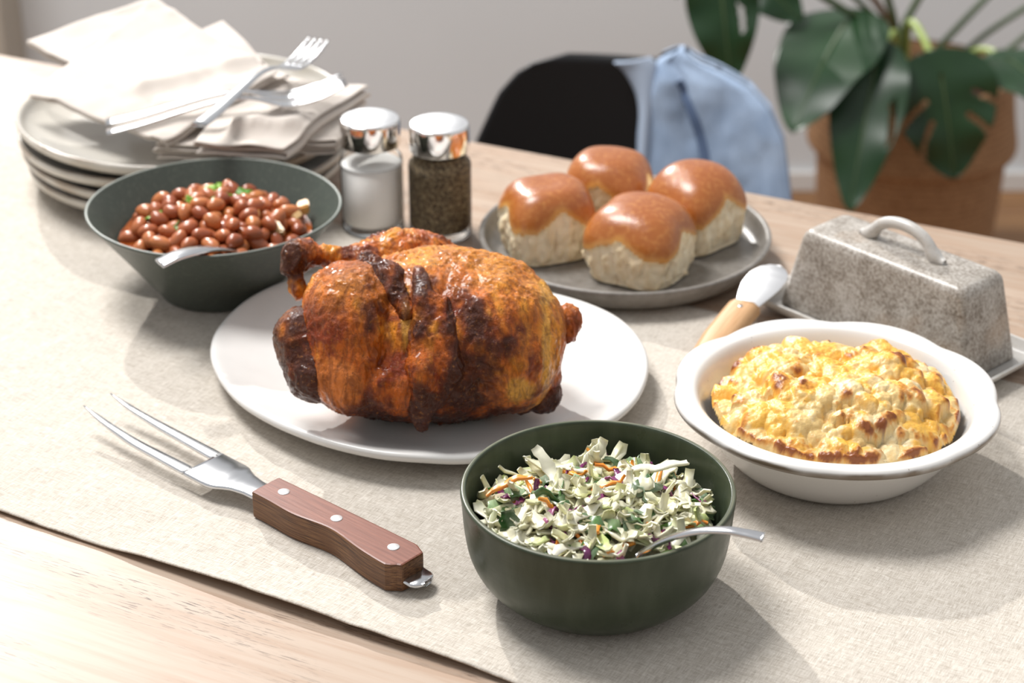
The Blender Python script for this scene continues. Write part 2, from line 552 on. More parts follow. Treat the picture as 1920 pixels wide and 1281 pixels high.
# background
BLACKPLASTIC = flat('black_plastic', (0.008, 0.008, 0.009), 0.38, spec=0.3)
CHAIRWOOD = flat('chair_leg_wood', (0.4, 0.24, 0.12), 0.5)
b = NB('washed_denim'); tw = b.noise(1.0, b.coord((700, 60, 1400), (0, 0, 0.6)), 3)
c = b.ramp(b.noise(14, None, 4), [(0.3, (0.27, 0.37, 0.53)), (0.7, (0.45, 0.56, 0.72))])
b.set(color=b.mixc(b.ramp(tw, [(0.4, (0.35,) * 3), (0.6, G0)]), c, (0.13, 0.19, 0.32)), rough=0.9, spec=0.15, sheen=0.15); b.bump(tw, 0.3, 0.001); DENIM = b.m
DENIMLIGHT = flat('faded_denim', (0.45, 0.54, 0.68), 0.9)
DENIMDARK = flat('denim_seam', (0.10, 0.15, 0.26), 0.9)
b = NB('seagrass_weave')
wv = b.n('TexWave', {'Scale': 30.0, 'Distortion': 1.5, 'Detail': 2.0, 'Detail Scale': 6.0, 'Vector': b.coord()}, bands_direction='Z')
c = b.ramp(b.noise(160, None, 4), [(0.3, (0.27, 0.135, 0.06)), (0.7, (0.50, 0.29, 0.145))])
b.set(color=b.mixc(b.math('MULTIPLY', wv.outputs['Fac'], 0.35), c, (0.12, 0.055, 0.025)), rough=0.85); b.bump(b.noise(200), 0.6, 0.004); SEAGRASS = b.m
b = NB('monstera_leaf'); b.set(color=b.ramp(b.noise(9, None, 3), [(0.3, (0.008, 0.030, 0.010)), (0.7, (0.020, 0.058, 0.020))]), rough=0.36, spec=0.4); LEAF = b.m
STEM = flat('green_petiole', (0.06, 0.10, 0.035), 0.4)
LIMESTEM = flat('lime_petiole', (0.36, 0.46, 0.13), 0.4)
BROWNSTEM = flat('brown_petiole', (0.16, 0.085, 0.045), 0.6)
b = NB('potting_soil'); b.set(color=b.ramp(b.noise(60), [(0.3, (0.03, 0.014, 0.008)), (0.7, (0.12, 0.045, 0.025))]), rough=0.95); b.bump(b.noise(90), 0.8, 0.006); SOIL = b.m

# ================================================================== THE SETTING
FLOOR = -TABLE_Z
wall = obj('wall_back', box(0.3, 3.53, FLOOR + 0.36, 6.0, 0.16, 0.72), WALL, smooth=False); tag(wall, kind='structure')
sill = obj('trim_1', box(0.3, 3.52, FLOOR + 0.735, 6.0, 0.20, 0.03), WHITE_PAINT, smooth=False); tag(sill, kind='structure')
bevel(sill, 0.006)
front = obj('wall_front', box(0.3, -1.6, FLOOR + 1.35, 6.0, 0.12, 2.7), ROOM, smooth=False); tag(front, kind='structure')
base = obj('baseboard_back', box(1.1, 3.444, FLOOR + 0.02, 3.9, 0.012, 0.04), WHITE_PAINT, smooth=False); tag(base, kind='structure'); bevel(base, 0.004)
pil = obj('trim_2', box(-1.13, 3.38, FLOOR + 0.36, 0.52, 0.14, 0.72), BEIGE, smooth=False); tag(pil, kind='structure'); bevel(pil, 0.004)
floor = obj('floor', box(0.3, 0.98, FLOOR - 0.06, 6.0, 5.2, 0.08), FLOORW, smooth=False); tag(floor, kind='structure')
plank_me = [mesh('plank', *box(0, 0, 0, 1.985, 0.138, 0.02), FLOORW, smooth=False) for _ in range(1)][0]
for r in range(37):
    for k in range(4):
        x = -2.7 + (r % 3) * 0.63 + k * 2.0 - 0.6
        if x - 1 < -2.75 or x + 1 > 3.35: continue
        p = link('plank', plank_me, floor, (x, -1.50 + r * 0.14 - 0.08, FLOOR - 0.01 + random.uniform(-0.0006, 0.0006)))

# table: long edge runs at -26.4 degrees
TA = R(-26.4)
tabU = np.array([math.cos(TA), math.sin(TA)]); tabN = np.array([-math.sin(TA), math.cos(TA)])
far = np.array([-0.0353, 1.7837]); far_n = far @ tabN
tc = tabU * -0.55 + tabN * (far_n - 0.5)
table = thing('dining_table', 'long pale oak dining table carrying the whole meal', 'table', (tc[0], tc[1], FLOOR), TA)
top = obj('tabletop', box(0, 0, TABLE_Z - 0.016, 3.2, 1.0, 0.032), OAK, table, smooth=False); bevel(top, 0.003)
for sx in (-1, 1):
    for sy in (-1, 1):
        obj('leg', box(sx * 1.5, sy * 0.42, (TABLE_Z - 0.032) / 2, 0.07, 0.07, TABLE_Z - 0.034), OAK, table, smooth=False)
    obj('apron', box(0, sx * 0.42, TABLE_Z - 0.075, 2.9, 0.03, 0.08), OAK, table, smooth=False)

# ------------------------------------------------------------------ linen runner
RA = R(-29.2)
ru = np.array([math.cos(RA), math.sin(RA)]); rn = np.array([-math.sin(RA), math.cos(RA)])
RC = ru * -0.35 + rn * 1.064
def runner_h(x, y):
    """height of the cloth above the table at runner-local x, y"""
    P = np.stack([x * 7, y * 26, 0 * x], -1)
    h = 0.0008 + 0.0017 * (fbm(P, 3, 5) + 0.45) + 0.0006 * vnoise(np.stack([x * 60, y * 90, 0 * x], -1), 9)
    edge = np.clip(1 - (y + 0.248) / 0.05, 0, 1)
    lift = sstep(vnoise(np.stack([x * 11, 0 * x, 0 * x], -1), 31), -0.2, 0.8) * 0.006 + 0.0012
    wx_, wy_ = RC[0] + ru[0] * x + rn[0] * y, RC[1] + ru[1] * x + rn[1] * y
    for cx, cy, r in RESTS:                      # pressed flat under the dishes
        m = 1 - sstep(np.hypot(wx_ - cx, wy_ - cy), r, r + 0.025)
        h = h * (1 - m) + np.minimum(h, 0.0006) * m
    return np.maximum(h, 0.0005) * (1 - 0.0) + edge ** 2 * lift
RESTS = [(-0.062, 1.305, 0.118), (-0.292, 1.695, 0.108), (0.093, 1.5205, 0.108), (-0.234, 1.4585, 0.052), (0.0515, 1.0355, 0.064), (0.2175, 1.190, 0.068), (0.2915, 1.3735, 0.105), (0.235, 1.43, 0.06), (0.345, 1.32, 0.06), (-0.1185, 1.58, 0.03), (-0.0605, 1.568, 0.03), (0.155, 1.355, 0.05)]
nx, ny = 520, 220
gx, gy = np.meshgrid(np.linspace(-1.05, 1.15, nx), np.linspace(-0.248, 0.248, ny), indexing='ij')
hz = runner_h(gx, gy)
gy2 = gy + 0.0022 * vnoise(np.stack([gx * 9, gx * 0, gx * 0], -1), 3) * np.sign(gy) * (np.abs(gy) > 0.2)
V = np.stack([gx, gy2, hz], -1).reshape(-1, 3)
runner = obj('table_runner', (V, grid_faces(nx, ny)), LINEN, None, (RC[0], RC[1], 0.0009), (0, 0, RA))
tag(runner, 'natural beige linen table runner lying along the oak table', 'table runner')
solid(runner, 0.0011, -1)
CLOTH = 0.0028   # typical height of the cloth under a dish

# ================================================================== DISHES
# white platter with an uneven hand-formed outline
pa = np.array([0, 17, 36, 54, 75, 95, 113, 131, 144, 162, 173, 194, 213, 230, 249, 268, 285, 307, 319, 330, 345, 355]) * PI / 180
pr = np.array([.1600, .1555, .1440, .1340, .138, .150, .160, .166, .167, .164, .1619, .150, .1455, .1425, .1468, .1521, .1547, .1557, .1605, .165, .1626, .1615])
def platter_r(T):
    a = np.concatenate([pa - 2 * PI, pa, pa + 2 * PI]); r = np.tile(pr, 3)
    acc = 0
    for o in (-0.12, -0.06, 0, 0.06, 0.12): acc = acc + np.interp(T + o, a, r)
    return acc / 5 / 0.155
prof = smooth_profile([(0.0, 0.0), (0.06, 0.0), (0.100, 0.0004), (0.125, 0.004), (0.143, 0.0095), (0.152, 0.0135), (0.1548, 0.0165), (0.1550, 0.0190), (0.1530, 0.0207), (0.149, 0.0203), (0.138, 0.0165), (0.122, 0.0115), (0.105, 0.0088), (0.07, 0.0080), (0.0, 0.0080)], 5)
def prad(T, r, z):
    k = platter_r(T)
    return 1 + (k - 1) * sstep(r, 0.02, 0.13)
g = lathe(prof, 160, prad, zf=lambda T, r, z: 0.0016 * np.sin(3 * T + 0.8) * sstep(r, 0.1, 0.155) + 0.0008 * vnoise(np.stack([np.cos(T) * 5, np.sin(T) * 5, r * 30], -1), 4) * sstep(r, 0.1, 0.15))
platter = obj('serving_platter', g, PORCELAIN, None, (-0.062, 1.305, CLOTH))
tag(platter, 'large white hand-formed platter with an uneven rim under the roast chicken', 'platter')

# four dinner plates
def plate_geo(seed, r=0.1466):
    s = r / 0.1466
    pts = [(0, 0), (0.07, 0), (0.094, 0.0), (0.100, 0.0015), (0.115, 0.0045), (0.133, 0.0095), (0.1432, 0.0150), (0.1464, 0.0195), (0.1466, 0.0222), (0.1450, 0.0240), (0.1425, 0.0225), (0.1385, 0.0165), (0.130, 0.0115), (0.115, 0.0072), (0.10, 0.0055), (0.05, 0.0050), (0, 0.0050)]
    pf = smooth_profile(pts, 4)
    V, F = lathe(pf * [s, 1], 128, lambda T, r_, z: 1 + 0.006 * np.sin(2 * T + seed) + 0.004 * np.sin(5 * T + 2 * seed), zf=lambda T, r_, z: 0.0011 * np.sin(2 * T + seed * 1.7) * sstep(r_, 0.08, 0.146))
    rr = np.tile(pf[:, 0], 128); zz = np.tile(pf[:, 1], 128)
    k = np.arange(len(pf)); top_k = np.argmax(pf[:, 1])
    dist = np.tile(np.abs(np.arange(len(pf)) - top_k), 128)
    outer = np.tile(k < top_k, 128)
    nz = fbm(V * 28, 4, seed)
    col = mix((0.52, 0.49, 0.435), (0.44, 0.405, 0.345), sstep(nz, -0.2, 0.4))
    brown = sstep(4.0 - dist + nz * 2.5, 1.5, 2.6) * outer
    col = mix(col, (0.16, 0.085, 0.04), brown * 0.85)
    col = mix(col, (0.30, 0.21, 0.13), sstep(nz, 0.15, 0.5) * outer * (zz > 0.004) * 0.6)
    return V, F, col
names = ['lowest of the four-plate stack on the linen', 'third down in the stack of four', 'second down in the stack of four', 'topmost of the stack, holding the napkins and forks']
z = CLOTH
for i, nm in enumerate(names):
    V, F, col = plate_geo(3 + i * 5, 0.142 if i == 0 else 0.1466 - 0.001 * (3 - i))
    o = obj('dinner_plate', (V, F), STONEWARE, None, (-0.292 + 0.002 * math.sin(i * 2.1), 1.695 + 0.0015 * math.cos(i * 3), z), col=col)
    tag(o, 'off-white stoneware dinner plate with brown rim, ' + nm, 'plate', 'stacked dinner plates')
    z += 0.0143
PLATE_TOP = z - 0.0143 + 0.005

# grey plate of the rolls
prof = smooth_profile([(0, 0.0), (0.06, 0), (0.094, 0.0), (0.1045, 0.002), (0.113, 0.0075), (0.1185, 0.0150), (0.1203, 0.0205), (0.1198, 0.0226), (0.1176, 0.0230), (0.1155, 0.0213), (0.1135, 0.0135), (0.1085, 0.0085), (0.098, 0.0068), (0.05, 0.0064), (0, 0.0064)], 5)
roll_plate = obj('grey_plate', lathe(prof, 128, lambda T, r, z: 1 + 0.003 * np.sin(2 * T)), GREYSTONE, None, (0.093, 1.5205, CLOTH - 0.001))
tag(roll_plate, 'round grey stoneware plate with raised rim holding four bread rolls', 'plate')

# grey-green bowl of beans
pts = [(0, 0.0015), (0.036, 0.0015), (0.040, 0.0), (0.0465, 0.0005), (0.0505, 0.006), (0.0640, 0.0245), (0.0815, 0.0480), (0.0945, 0.0655), (0.0985, 0.0700), (0.0988, 0.0716), (0.0970, 0.0720), (0.0950, 0.0697), (0.0905, 0.0640), (0.0775, 0.0475), (0.060, 0.0255), (0.046, 0.0095), (0.03, 0.0062), (0, 0.006)]
pf = smooth_profile(pts, 5)
V, F = lathe(pf, 144, lambda T, r, z: 1 + (0.010 * np.cos(2 * T) + 0.006 * np.cos(4 * T + 0.3)) * sstep(z, 0.01, 0.06))
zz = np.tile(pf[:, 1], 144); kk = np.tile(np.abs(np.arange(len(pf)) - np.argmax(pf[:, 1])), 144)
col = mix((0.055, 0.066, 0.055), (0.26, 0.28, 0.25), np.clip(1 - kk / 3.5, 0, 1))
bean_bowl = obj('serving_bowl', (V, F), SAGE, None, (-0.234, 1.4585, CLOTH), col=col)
tag(bean_bowl, 'flared grey-green ceramic bowl filled with baked beans', 'bowl')

# olive bowl of slaw
pts = [(0, 0.002), (0.044, 0.002), (0.048, 0.0), (0.055, 0.0008), (0.0625, 0.006), (0.0715, 0.0155), (0.0775, 0.0275), (0.0803, 0.042), (0.0818, 0.060), (0.0826, 0.0672), (0.0822, 0.0692), (0.0806, 0.0697), (0.0789, 0.0684), (0.0775, 0.060), (0.0758, 0.042), (0.0725, 0.027), (0.063, 0.013), (0.04, 0.0065), (0, 0.006)]
pf = smooth_profile(pts, 5)
V, F = lathe(pf, 144, lambda T, r, z: 1 + 0.002 * np.cos(2 * T + 1) * sstep(z, 0.0, 0.05))
kk = np.tile(np.abs(np.arange(len(pf)) - np.argmax(pf[:, 1])), 144)
col = mix((0.036, 0.048, 0.027), (0.20, 0.20, 0.14), np.clip(1 - kk / 4.0, 0, 1) * (0.75 + 0.4 * vnoise(V * 60, 3)))
slaw_bowl = obj('salad_bowl', (V, F), OLIVE, None, (0.0515, 1.0355, CLOTH), col=col)
tag(slaw_bowl, 'deep olive green ceramic bowl filled with coleslaw', 'bowl')

# scalloped baking dish
CD = (0.2175, 1.190)
pts = [(0, 0.0012), (0.052, 0.0012), (0.058, 0.0), (0.064, 0.0012), (0.072, 0.0075), (0.081, 0.0185), (0.0895, 0.0325), (0.0945, 0.0425), (0.0985, 0.0450), (0.1055, 0.0450), (0.1082, 0.0460), (0.1092, 0.0486), (0.1082, 0.0510), (0.1050, 0.0520), (0.0985, 0.0508), (0.0940, 0.0492), (0.0900, 0.0440), (0.0845, 0.0330), (0.0755, 0.0170), (0.064, 0.0075), (0.05, 0.0055), (0, 0.0055)]
pf = smooth_profile(pts, 5)
def scallop(T):
    a = 4.0 * (T + 0.12)
    return (np.sin(a) ** 2 + 0.03) ** 0.35
V, F = lathe(pf, 216, lambda T, r, z: 1 + (scallop(T) - 0.75) * 0.040 * sstep(r, 0.090, 0.107) * (z > 0.02),
             zf=lambda T, r, z: (scallop(T) - 0.8) * 0.0022 * sstep(r, 0.096, 0.108) * (z > 0.02))
kk = np.tile(np.arange(len(pf)), 216) / 5.0
nz = fbm(V * 60, 4, 2)
col = np.tile(np.array((0.70, 0.685, 0.66)), (len(V), 1))
edge = np.exp(-((kk - 10.7 - nz * 0.5) / 0.95) ** 4)
col = mix(col, (0.17, 0.13, 0.09), np.clip(np.clip(edge, 0, 1) * (1.0 + 0.5 * nz), 0, 1))
baking_dish = obj('baking_dish', (V, F), None, None, (CD[0], CD[1], CLOTH), col=col)
b = NB('white_dish_glaze'); b.set(color=b.mixc(b.ramp(b.noise(300, None, 2), [(0.735, G0), (0.755, (0.6,) * 3)]), b.attr(), (0.2, 0.15, 0.1)), rough=0.2, spec=0.5, coat=0.3, coat_rough=0.06); b.bump(b.noise(40), 0.06, 0.001)
baking_dish.data.materials.clear(); baking_dish.data.materials.append(b.m)
tag(baking_dish, 'round white baking dish with scalloped brown-edged rim holding the gratin', 'baking dish')

# butter dish: tray and cover
BD = (0.2915, 1.3735); BA = R(-47.5)
def rounded_rect_ring(hx, hy, r, n=6):
    out = []
    for cx, cy, a0 in ((hx - r, hy - r, 0), (-hx + r, hy - r, 90), (-hx + r, -hy + r, 180), (hx - r, -hy + r, 270)):
        for k in range(n + 1):
            a = R(a0 + 90 * k / n)
            out.append((cx + r * math.cos(a), cy + r * math.sin(a)))
    return out
def rect_loft(levels):
    """levels: (hx, hy, r, z) rings bottom to top; both ends capped"""
    rings = [[(x, y, z) for x, y in rounded_rect_ring(hx, hy, r)] for hx, hy, r, z in levels]
    n = len(rings[0]); V = [v for ring in rings for v in ring]; F = []
    for i in range(len(rings) - 1):
        for k in range(n):
            F.append((i * n + k, i * n + (k + 1) % n, (i + 1) * n + (k + 1) % n, (i + 1) * n + k))
    F.append(tuple(range(n))[::-1]); F.append(tuple((len(rings) - 1) * n + k for k in range(n)))
    return V, F
tray = obj('butter_tray', rect_loft([(0.092, 0.034, 0.006, 0), (0.096, 0.037, 0.007, 0.0008), (0.104, 0.0435, 0.009, 0.0075), (0.1072, 0.0462, 0.010, 0.0118), (0.1072, 0.0462, 0.010, 0.0135), (0.1048, 0.0440, 0.009, 0.0135), (0.100, 0.0395, 0.008, 0.0068), (0.097, 0.037, 0.007, 0.0055), (0.05, 0.02, 0.004, 0.0055)]), PALEGLAZE, None, (BD[0], BD[1], CLOTH - 0.001), (0, 0, BA))
tag(tray, 'pale glazed rectangular butter tray with a shallow rim under the stone cover', 'tray')
sharp(tray, 50)
cover = thing('butter_cover', 'tall mottled grey-brown stoneware butter cover with a loop handle', 'cover', (BD[0], BD[1], CLOTH + 0.0052), BA)
lid = obj('lid_body', rect_loft([(0.0895, 0.0300, 0.006, 0.0), (0.0898, 0.0303, 0.006, 0.001), (0.0878, 0.0295, 0.006, 0.010), (0.0765, 0.0262, 0.006, 0.0585), (0.0752, 0.0256, 0.0065, 0.0625), (0.0725, 0.0232, 0.006, 0.0655), (0.0690, 0.0200, 0.005, 0.0668), (0.030, 0.008, 0.003, 0.0675)]), REACTIVE, cover)
th = np.linspace(0, PI, 22)
path = np.stack([-0.0275 * np.cos(th), 0 * th, 0.0665 + 0.0200 * np.sin(th) ** 0.85], -1)
path = np.vstack([[(-0.0390, 0, 0.0685), (-0.0345, 0, 0.0688), (-0.0305, 0, 0.0700)], path[2:-2], [(0.0305, 0, 0.0700), (0.0345, 0, 0.0688), (0.0390, 0, 0.0685)]])
n = len(path)
s = np.abs(np.linspace(-1, 1, n))
sec = ellipse_sec(0.0052 + 0.002 * np.exp(-((s - 0.82) / 0.14) ** 2) - 0.003 * sstep(s, 0.9, 1.0), 0.0036 - 0.0015 * sstep(s, 0.85, 1.0), 12)
obj('handle', sweep(path, sec, (0, 1, 0.0001)) if False else tube(path, 0.0046 + 0.0012 * np.exp(-((s - 0.8) / 0.12) ** 2) - 0.0022 * sstep(s, 0.86, 1.0), 12, (0, 1, 0)), PALEGLAZE, cover)

# ------------------------------------------------------------------ shakers
def shaker(x, y, fill_mat, fill_top, label, fill_name):
    t = thing('shaker', label, 'shaker', (x, y, CLOTH - 0.001), 0, 'glass shakers')
    outer = [(0.0, 0.0), (0.022, 0.0), (0.0258, 0.0015), (0.0266, 0.005), (0.0262, 0.0085), (0.0264, 0.012), (0.0264, 0.056), (0.0266, 0.0605), (0.0258, 0.0650), (0.0232, 0.0685), (0.0226, 0.0712), (0.0228, 0.078)]
    inner = [(0.0205, 0.078), (0.0203, 0.0712), (0.0212, 0.0680), (0.0238, 0.0640), (0.0245, 0.0600), (0.0245, 0.0110), (0.0238, 0.0075), (0.021, 0.0062), (0.0, 0.0060)]
    obj('jar', lathe(smooth_profile(outer, 4), 64), GLASS, t)
    obj('jar_base', lathe([(0, 0.0005), (0.0215, 0.0005), (0.0252, 0.0018), (0.0258, 0.0045), (0.0235, 0.0060), (0, 0.0058)], 64), GLASS, t)
    ft = fill_top
    pr_ = [(0, 0.0063), (0.0215, 0.0066), (0.0246, 0.0080), (0.0255, 0.0112), (0.0255, min(ft, 0.0600))]
    if ft > 0.06: pr_ += [(0.0246, 0.0640), (0.0220, 0.0680), (0.0214, 0.0712), (0.0214, ft)]
    pr_ += [(pr_[-1][0] * 0.9, ft + 0.0008), (0, ft + 0.0012)]
    obj(fill_name, lathe(pr_, 48), fill_mat, t)
    cap = [(0.0229, 0.0765), (0.0251, 0.0765), (0.0253, 0.0772), (0.0253, 0.0965), (0.0250, 0.0985), (0.0244, 0.0992), (0.0236, 0.0992)]
    c = obj('cap', lathe(cap, 64), CHROME, t)
    sharp(c, 50)
    obj('cap_top', lathe([(0.0236, 0.0990), (0.0225, 0.0992), (0.0205, 0.1003), (0.012, 0.1016), (0, 0.1019)], 64), SATIN, c)
    hole = mesh('hole', *lathe([(0, -0.0002), (0.0009, -0.0002), (0.0009, 0.0004), (0, 0.0004)], 10), flat('hole_dark_' + fill_name, (0.03, 0.03, 0.03), 0.6))
    for k in range(6):
        a = k * PI / 3
        link('hole', hole, c, (0.0085 * math.cos(a), 0.0085 * math.sin(a), 0.1014))
    return t
shaker(-0.1185, 1.580, SALT, 0.0590, 'glass salt shaker with chrome cap, full of white salt', 'salt')
shaker(-0.0605, 1.568, PEPPER, 0.0715, 'glass pepper shaker with chrome cap, full of ground black pepper', 'pepper')

# ================================================================== ROAST CHICKEN
# modelled in a frame u (along the bird), v (up), w (away), tilted back by 27.1 degrees about u
CH = np.array([-0.061, 1.25, 0.067 + CLOTH])
st, ct = math.sin(R(27.1)), math.cos(R(27.1))
FR = np.array([[1, 0, 0], [0, st, ct], [0, ct, -st]], dtype=np.float32)
def plate_floor(P):
    return -(P[..., 1] * ct - P[..., 2] * st + 0.067 - 0.0100)
def f_body(P):
    d = sd_ell(P, (0.008, -0.006, 0.004), (0.084, 0.058, 0.066))
    d = smin(d, sd_ell(P, (0.046, -0.005, -0.002), (0.0500, 0.050, 0.061)), 0.012)
    d = smin(d, sd_ell(P, (0.016, 0.0315, 0.010), (0.058, 0.0235, 0.040)), 0.016)
    d = smin(d, sd_ell(P, (-0.012, -0.036, -0.020), (0.072, 0.026, 0.044)), 0.012)
    d = smin(d, sd_ell(P, (0.062, -0.022, -0.020), (0.028, 0.034, 0.038)), 0.008)
    d = smin(d, sd_cone(P, (0.080, 0.026, 0.0), (0.0885, -0.034, -0.014), 0.007, 0.006), 0.005)      # rolled neck skin
    return d
def f_thigh(P):
    d = sd_ell(P, (-0.0455, 0.001, -0.028), (0.0365, 0.045, 0.037))
    d = smin(d, sd_ell(P, (-0.042, -0.034, -0.030), (0.034, 0.026, 0.032)), 0.012)
    d = smin(d, sd_ell(P, (-0.057, 0.022, -0.022), (0.022, 0.022, 0.026)), 0.008)
    return d
def f_shank(P):
    d = sd_ell(P, (-0.0800, -0.006, -0.024), (0.0215, 0.022, 0.024))
    d = smin(d, sd_ell(P, (-0.0690, -0.029, -0.027), (0.024, 0.022, 0.025)), 0.012)
    return d
def f_drum(P):
    d = sd_cone(P, (-0.0845, 0.0515, 0.0), (-0.0576, 0.0506, 0.004), 0.0098, 0.0066)
    d = smin(d, sd_cone(P, (-0.0576, 0.0506, 0.004), (-0.024, 0.046, 0.022), 0.0066, 0.0200), 0.006)
    d = smin(d, sd_ell(P, (-0.0845, 0.0530, -0.001), (0.0120, 0.0095, 0.011)), 0.004)
    d = smin(d, sd_cone(P, (-0.0915, 0.0490, -0.002), (-0.0870, 0.0290, 0.0), 0.0062, 0.0078), 0.005)
    d = smin(d, sd_ell(P, (-0.0950, 0.0415, -0.003), (0.0045, 0.0060, 0.005)), 0.004)
    d = smin(d, sd_ell(P, (-0.0160, 0.0535, 0.036), (0.036, 0.0185, 0.026)), 0.01)
    return d
def f_wing(P):
    d = sd_cone(P, (-0.0010, 0.0385, -0.0430), (0.0015, 0.0180, -0.0560), 0.0030, 0.0085)
    d = smin(d, sd_ell(P, (0.0090, -0.014, -0.0540), (0.0200, 0.0400, 0.0135)), 0.006)
    d = smin(d, sd_cone(P, (0.0015, 0.0180, -0.0570), (0.0000, -0.025, -0.0640), 0.0060, 0.0070), 0.005)
    d = smin(d, sd_cone(P, (0.0000, -0.025, -0.0630), (0.0005, -0.0655, -0.0510), 0.0090, 0.0050), 0.006)
    d = smin(d, sd_cone(P, (0.0180, 0.004, -0.0560), (0.0220, -0.030, -0.0600), 0.0040, 0.0065), 0.006)
    return d
def f_tip(P):
    d = sd_cone(P, (-0.0400, 0.0465, -0.018), (-0.0240, 0.0335, -0.036), 0.0065, 0.0100)
    d = smin(d, sd_cone(P, (-0.0240, 0.0335, -0.036), (-0.0085, 0.0110, -0.0540), 0.0100, 0.0080), 0.006)
    return d
def f_nub1(P):
    d = sd_cone(P, (0.074, 0.000, 0.010), (0.0995, 0.0075, 0.004), 0.0105, 0.0085)
    return smin(d, sd_ell(P, (0.0985, 0.0015, 0.004), (0.008, 0.0115, 0.009)), 0.004)
def f_nub2(P):
    d = sd_cone(P, (0.064, -0.046, -0.004), (0.0855, -0.0415, -0.008), 0.0125, 0.0100)
    return smin(d, sd_ell(P, (0.0815, -0.050, -0.008), (0.011, 0.007, 0.009)), 0.005)
GOLD = np.array((0.88, 0.34, 0.030)); ORANGE = np.array((0.57, 0.125, 0.008)); BROWN = np.array((0.28, 0.038, 0.004)); CHAR = np.array((0.036, 0.0075, 0.002)); STRAW = np.array((0.86, 0.44, 0.07)); FLESH = np.array((0.74, 0.215, 0.035))
def blob(P, c, r): return np.exp(-(((P[:, :2] - np.array(c)) / np.array(r)) ** 2).sum(-1))
def skin_col(P, part):
    n1 = fbm(P * [38, 26, 38], 4, 3); n2 = fbm(P * [130, 60, 130], 4, 8, 0.6); n3 = fbm(P * 75 + 9, 4, 21, 0.6)
    c = mix(ORANGE, GOLD, sstep(n1 + 0.5 * n2, -0.15, 0.40))
    c = mix(c, BROWN, sstep(-n1 * 0.6 + n3 + 0.08, 0.0, 0.30))
    gold = blob(P, (0.050, 0.045), (0.055, 0.020)) + blob(P, (-0.045, 0.028), (0.03, 0.018)) * 0.6 + blob(P, (0.085, 0.02), (0.02, 0.03)) * 0.5
    c = mix(c, GOLD, np.clip(gold * (0.75 + n3), 0, 1) * 0.8)
    flesh = blob(P, (-0.055, -0.038), (0.020, 0.022)) + blob(P, (0.058, -0.043), (0.020, 0.016))
    c = mix(c, FLESH, sstep(flesh + 0.45 * n3, 0.35, 0.6) * 0.9)
    straw = blob(P, (-0.0095, 0.006), (0.004, 0.022)) + blob(P, (0.086, 0.028), (0.008, 0.010)) + blob(P, (0.066, -0.042), (0.012, 0.011)) + 0.8 * blob(P, (0.084, -0.015), (0.004, 0.03)) + 0.6 * blob(P, (0.045, 0.012), (0.006, 0.012))
    c = mix(c, STRAW, sstep(straw + 0.35 * n2, 0.35, 0.7) * 0.85)
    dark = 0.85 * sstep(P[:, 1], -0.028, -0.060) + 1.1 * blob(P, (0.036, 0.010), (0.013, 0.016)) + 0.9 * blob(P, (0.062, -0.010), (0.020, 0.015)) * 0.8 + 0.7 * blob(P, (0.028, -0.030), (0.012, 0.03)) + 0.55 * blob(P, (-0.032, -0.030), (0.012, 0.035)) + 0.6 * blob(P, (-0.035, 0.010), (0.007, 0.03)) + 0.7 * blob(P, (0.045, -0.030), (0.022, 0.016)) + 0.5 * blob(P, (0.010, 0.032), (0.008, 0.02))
    if part == 'shank': dark = dark + 0.95
    if part == 'wing': dark = dark + 0.62 + 0.3 * blob(P, (0.0, 0.03), (0.01, 0.012)) - 0.5 * blob(P, (0.012, -0.01), (0.005, 0.05))
    if part == 'tip': dark = dark + 0.85
    if part == 'drum': dark = dark + 1.0 * blob(P, (-0.091, 0.050), (0.013, 0.014)) + 0.35
    if part == 'nub': dark = dark + 0.25
    if part == 'body' or part == 'thigh': dark = dark - 0.5 * np.clip(flesh, 0, 1)
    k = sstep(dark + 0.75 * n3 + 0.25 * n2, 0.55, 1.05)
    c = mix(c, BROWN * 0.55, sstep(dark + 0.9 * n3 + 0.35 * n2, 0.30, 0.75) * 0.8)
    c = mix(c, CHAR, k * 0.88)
    return np.clip(c, 0, 1)
chicken = thing('roast_chicken', 'whole roast chicken with glossy browned skin lying on the white platter', 'roast chicken', (CH[0], CH[1], CH[2] - 0.0582))
def flesh_part(name, f, lo, hi, h, part, clip=True, label=None, wr=1.0):
    P = field_grid(lo, hi, h)
    D = f(P)
    D = D + 0.0022 * wr * vnoise(P * 55, 2) + 0.0012 * wr * vnoise(P * [160, 90, 160], 6)
    if clip: D = np.maximum(D, plate_floor(P))
    V, F = surface_nets(D, lo, h)
    N = normals(V, F)
    q = V * [230, 75, 230]; q[:, 0] += 2.2 * vnoise(V * 60, 41); q[:, 2] += 2.0 * vnoise(V * 60, 43)
    rid = 1 - np.abs(vnoise(q, 12)); rid2 = 1 - np.abs(vnoise(V * [330, 330, 330] + 2 * vnoise(V * 120, 5)[:, None], 15))
    amp = 0.35 + 0.65 * sstep(vnoise(V * 38, 77), -0.3, 0.4)
    V2 = V + N * ((rid ** 3 - 0.35) * 0.0020 * amp + (rid2 ** 2 - 0.4) * 0.0006)[:, None] * wr
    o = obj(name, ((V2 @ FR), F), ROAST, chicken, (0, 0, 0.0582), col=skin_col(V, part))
    if label: o['label'] = label
    return o
flesh_part('body', f_body, (-0.09, -0.075, -0.075), (0.115, 0.072, 0.080), 0.00135, 'body')
flesh_part('thigh', f_thigh, (-0.102, -0.075, -0.075), (0.0, 0.062, 0.03), 0.0012, 'thigh')
flesh_part('drumstick', f_shank, (-0.112, -0.065, -0.06), (-0.035, 0.03, 0.02), 0.0011, 'shank', label='dark browned lower leg beside the thigh')
flesh_part('drumstick', f_drum, (-0.107, 0.012, -0.026), (0.028, 0.082, 0.072), 0.0011, 'drum', label='raised drumstick with charred knuckle')
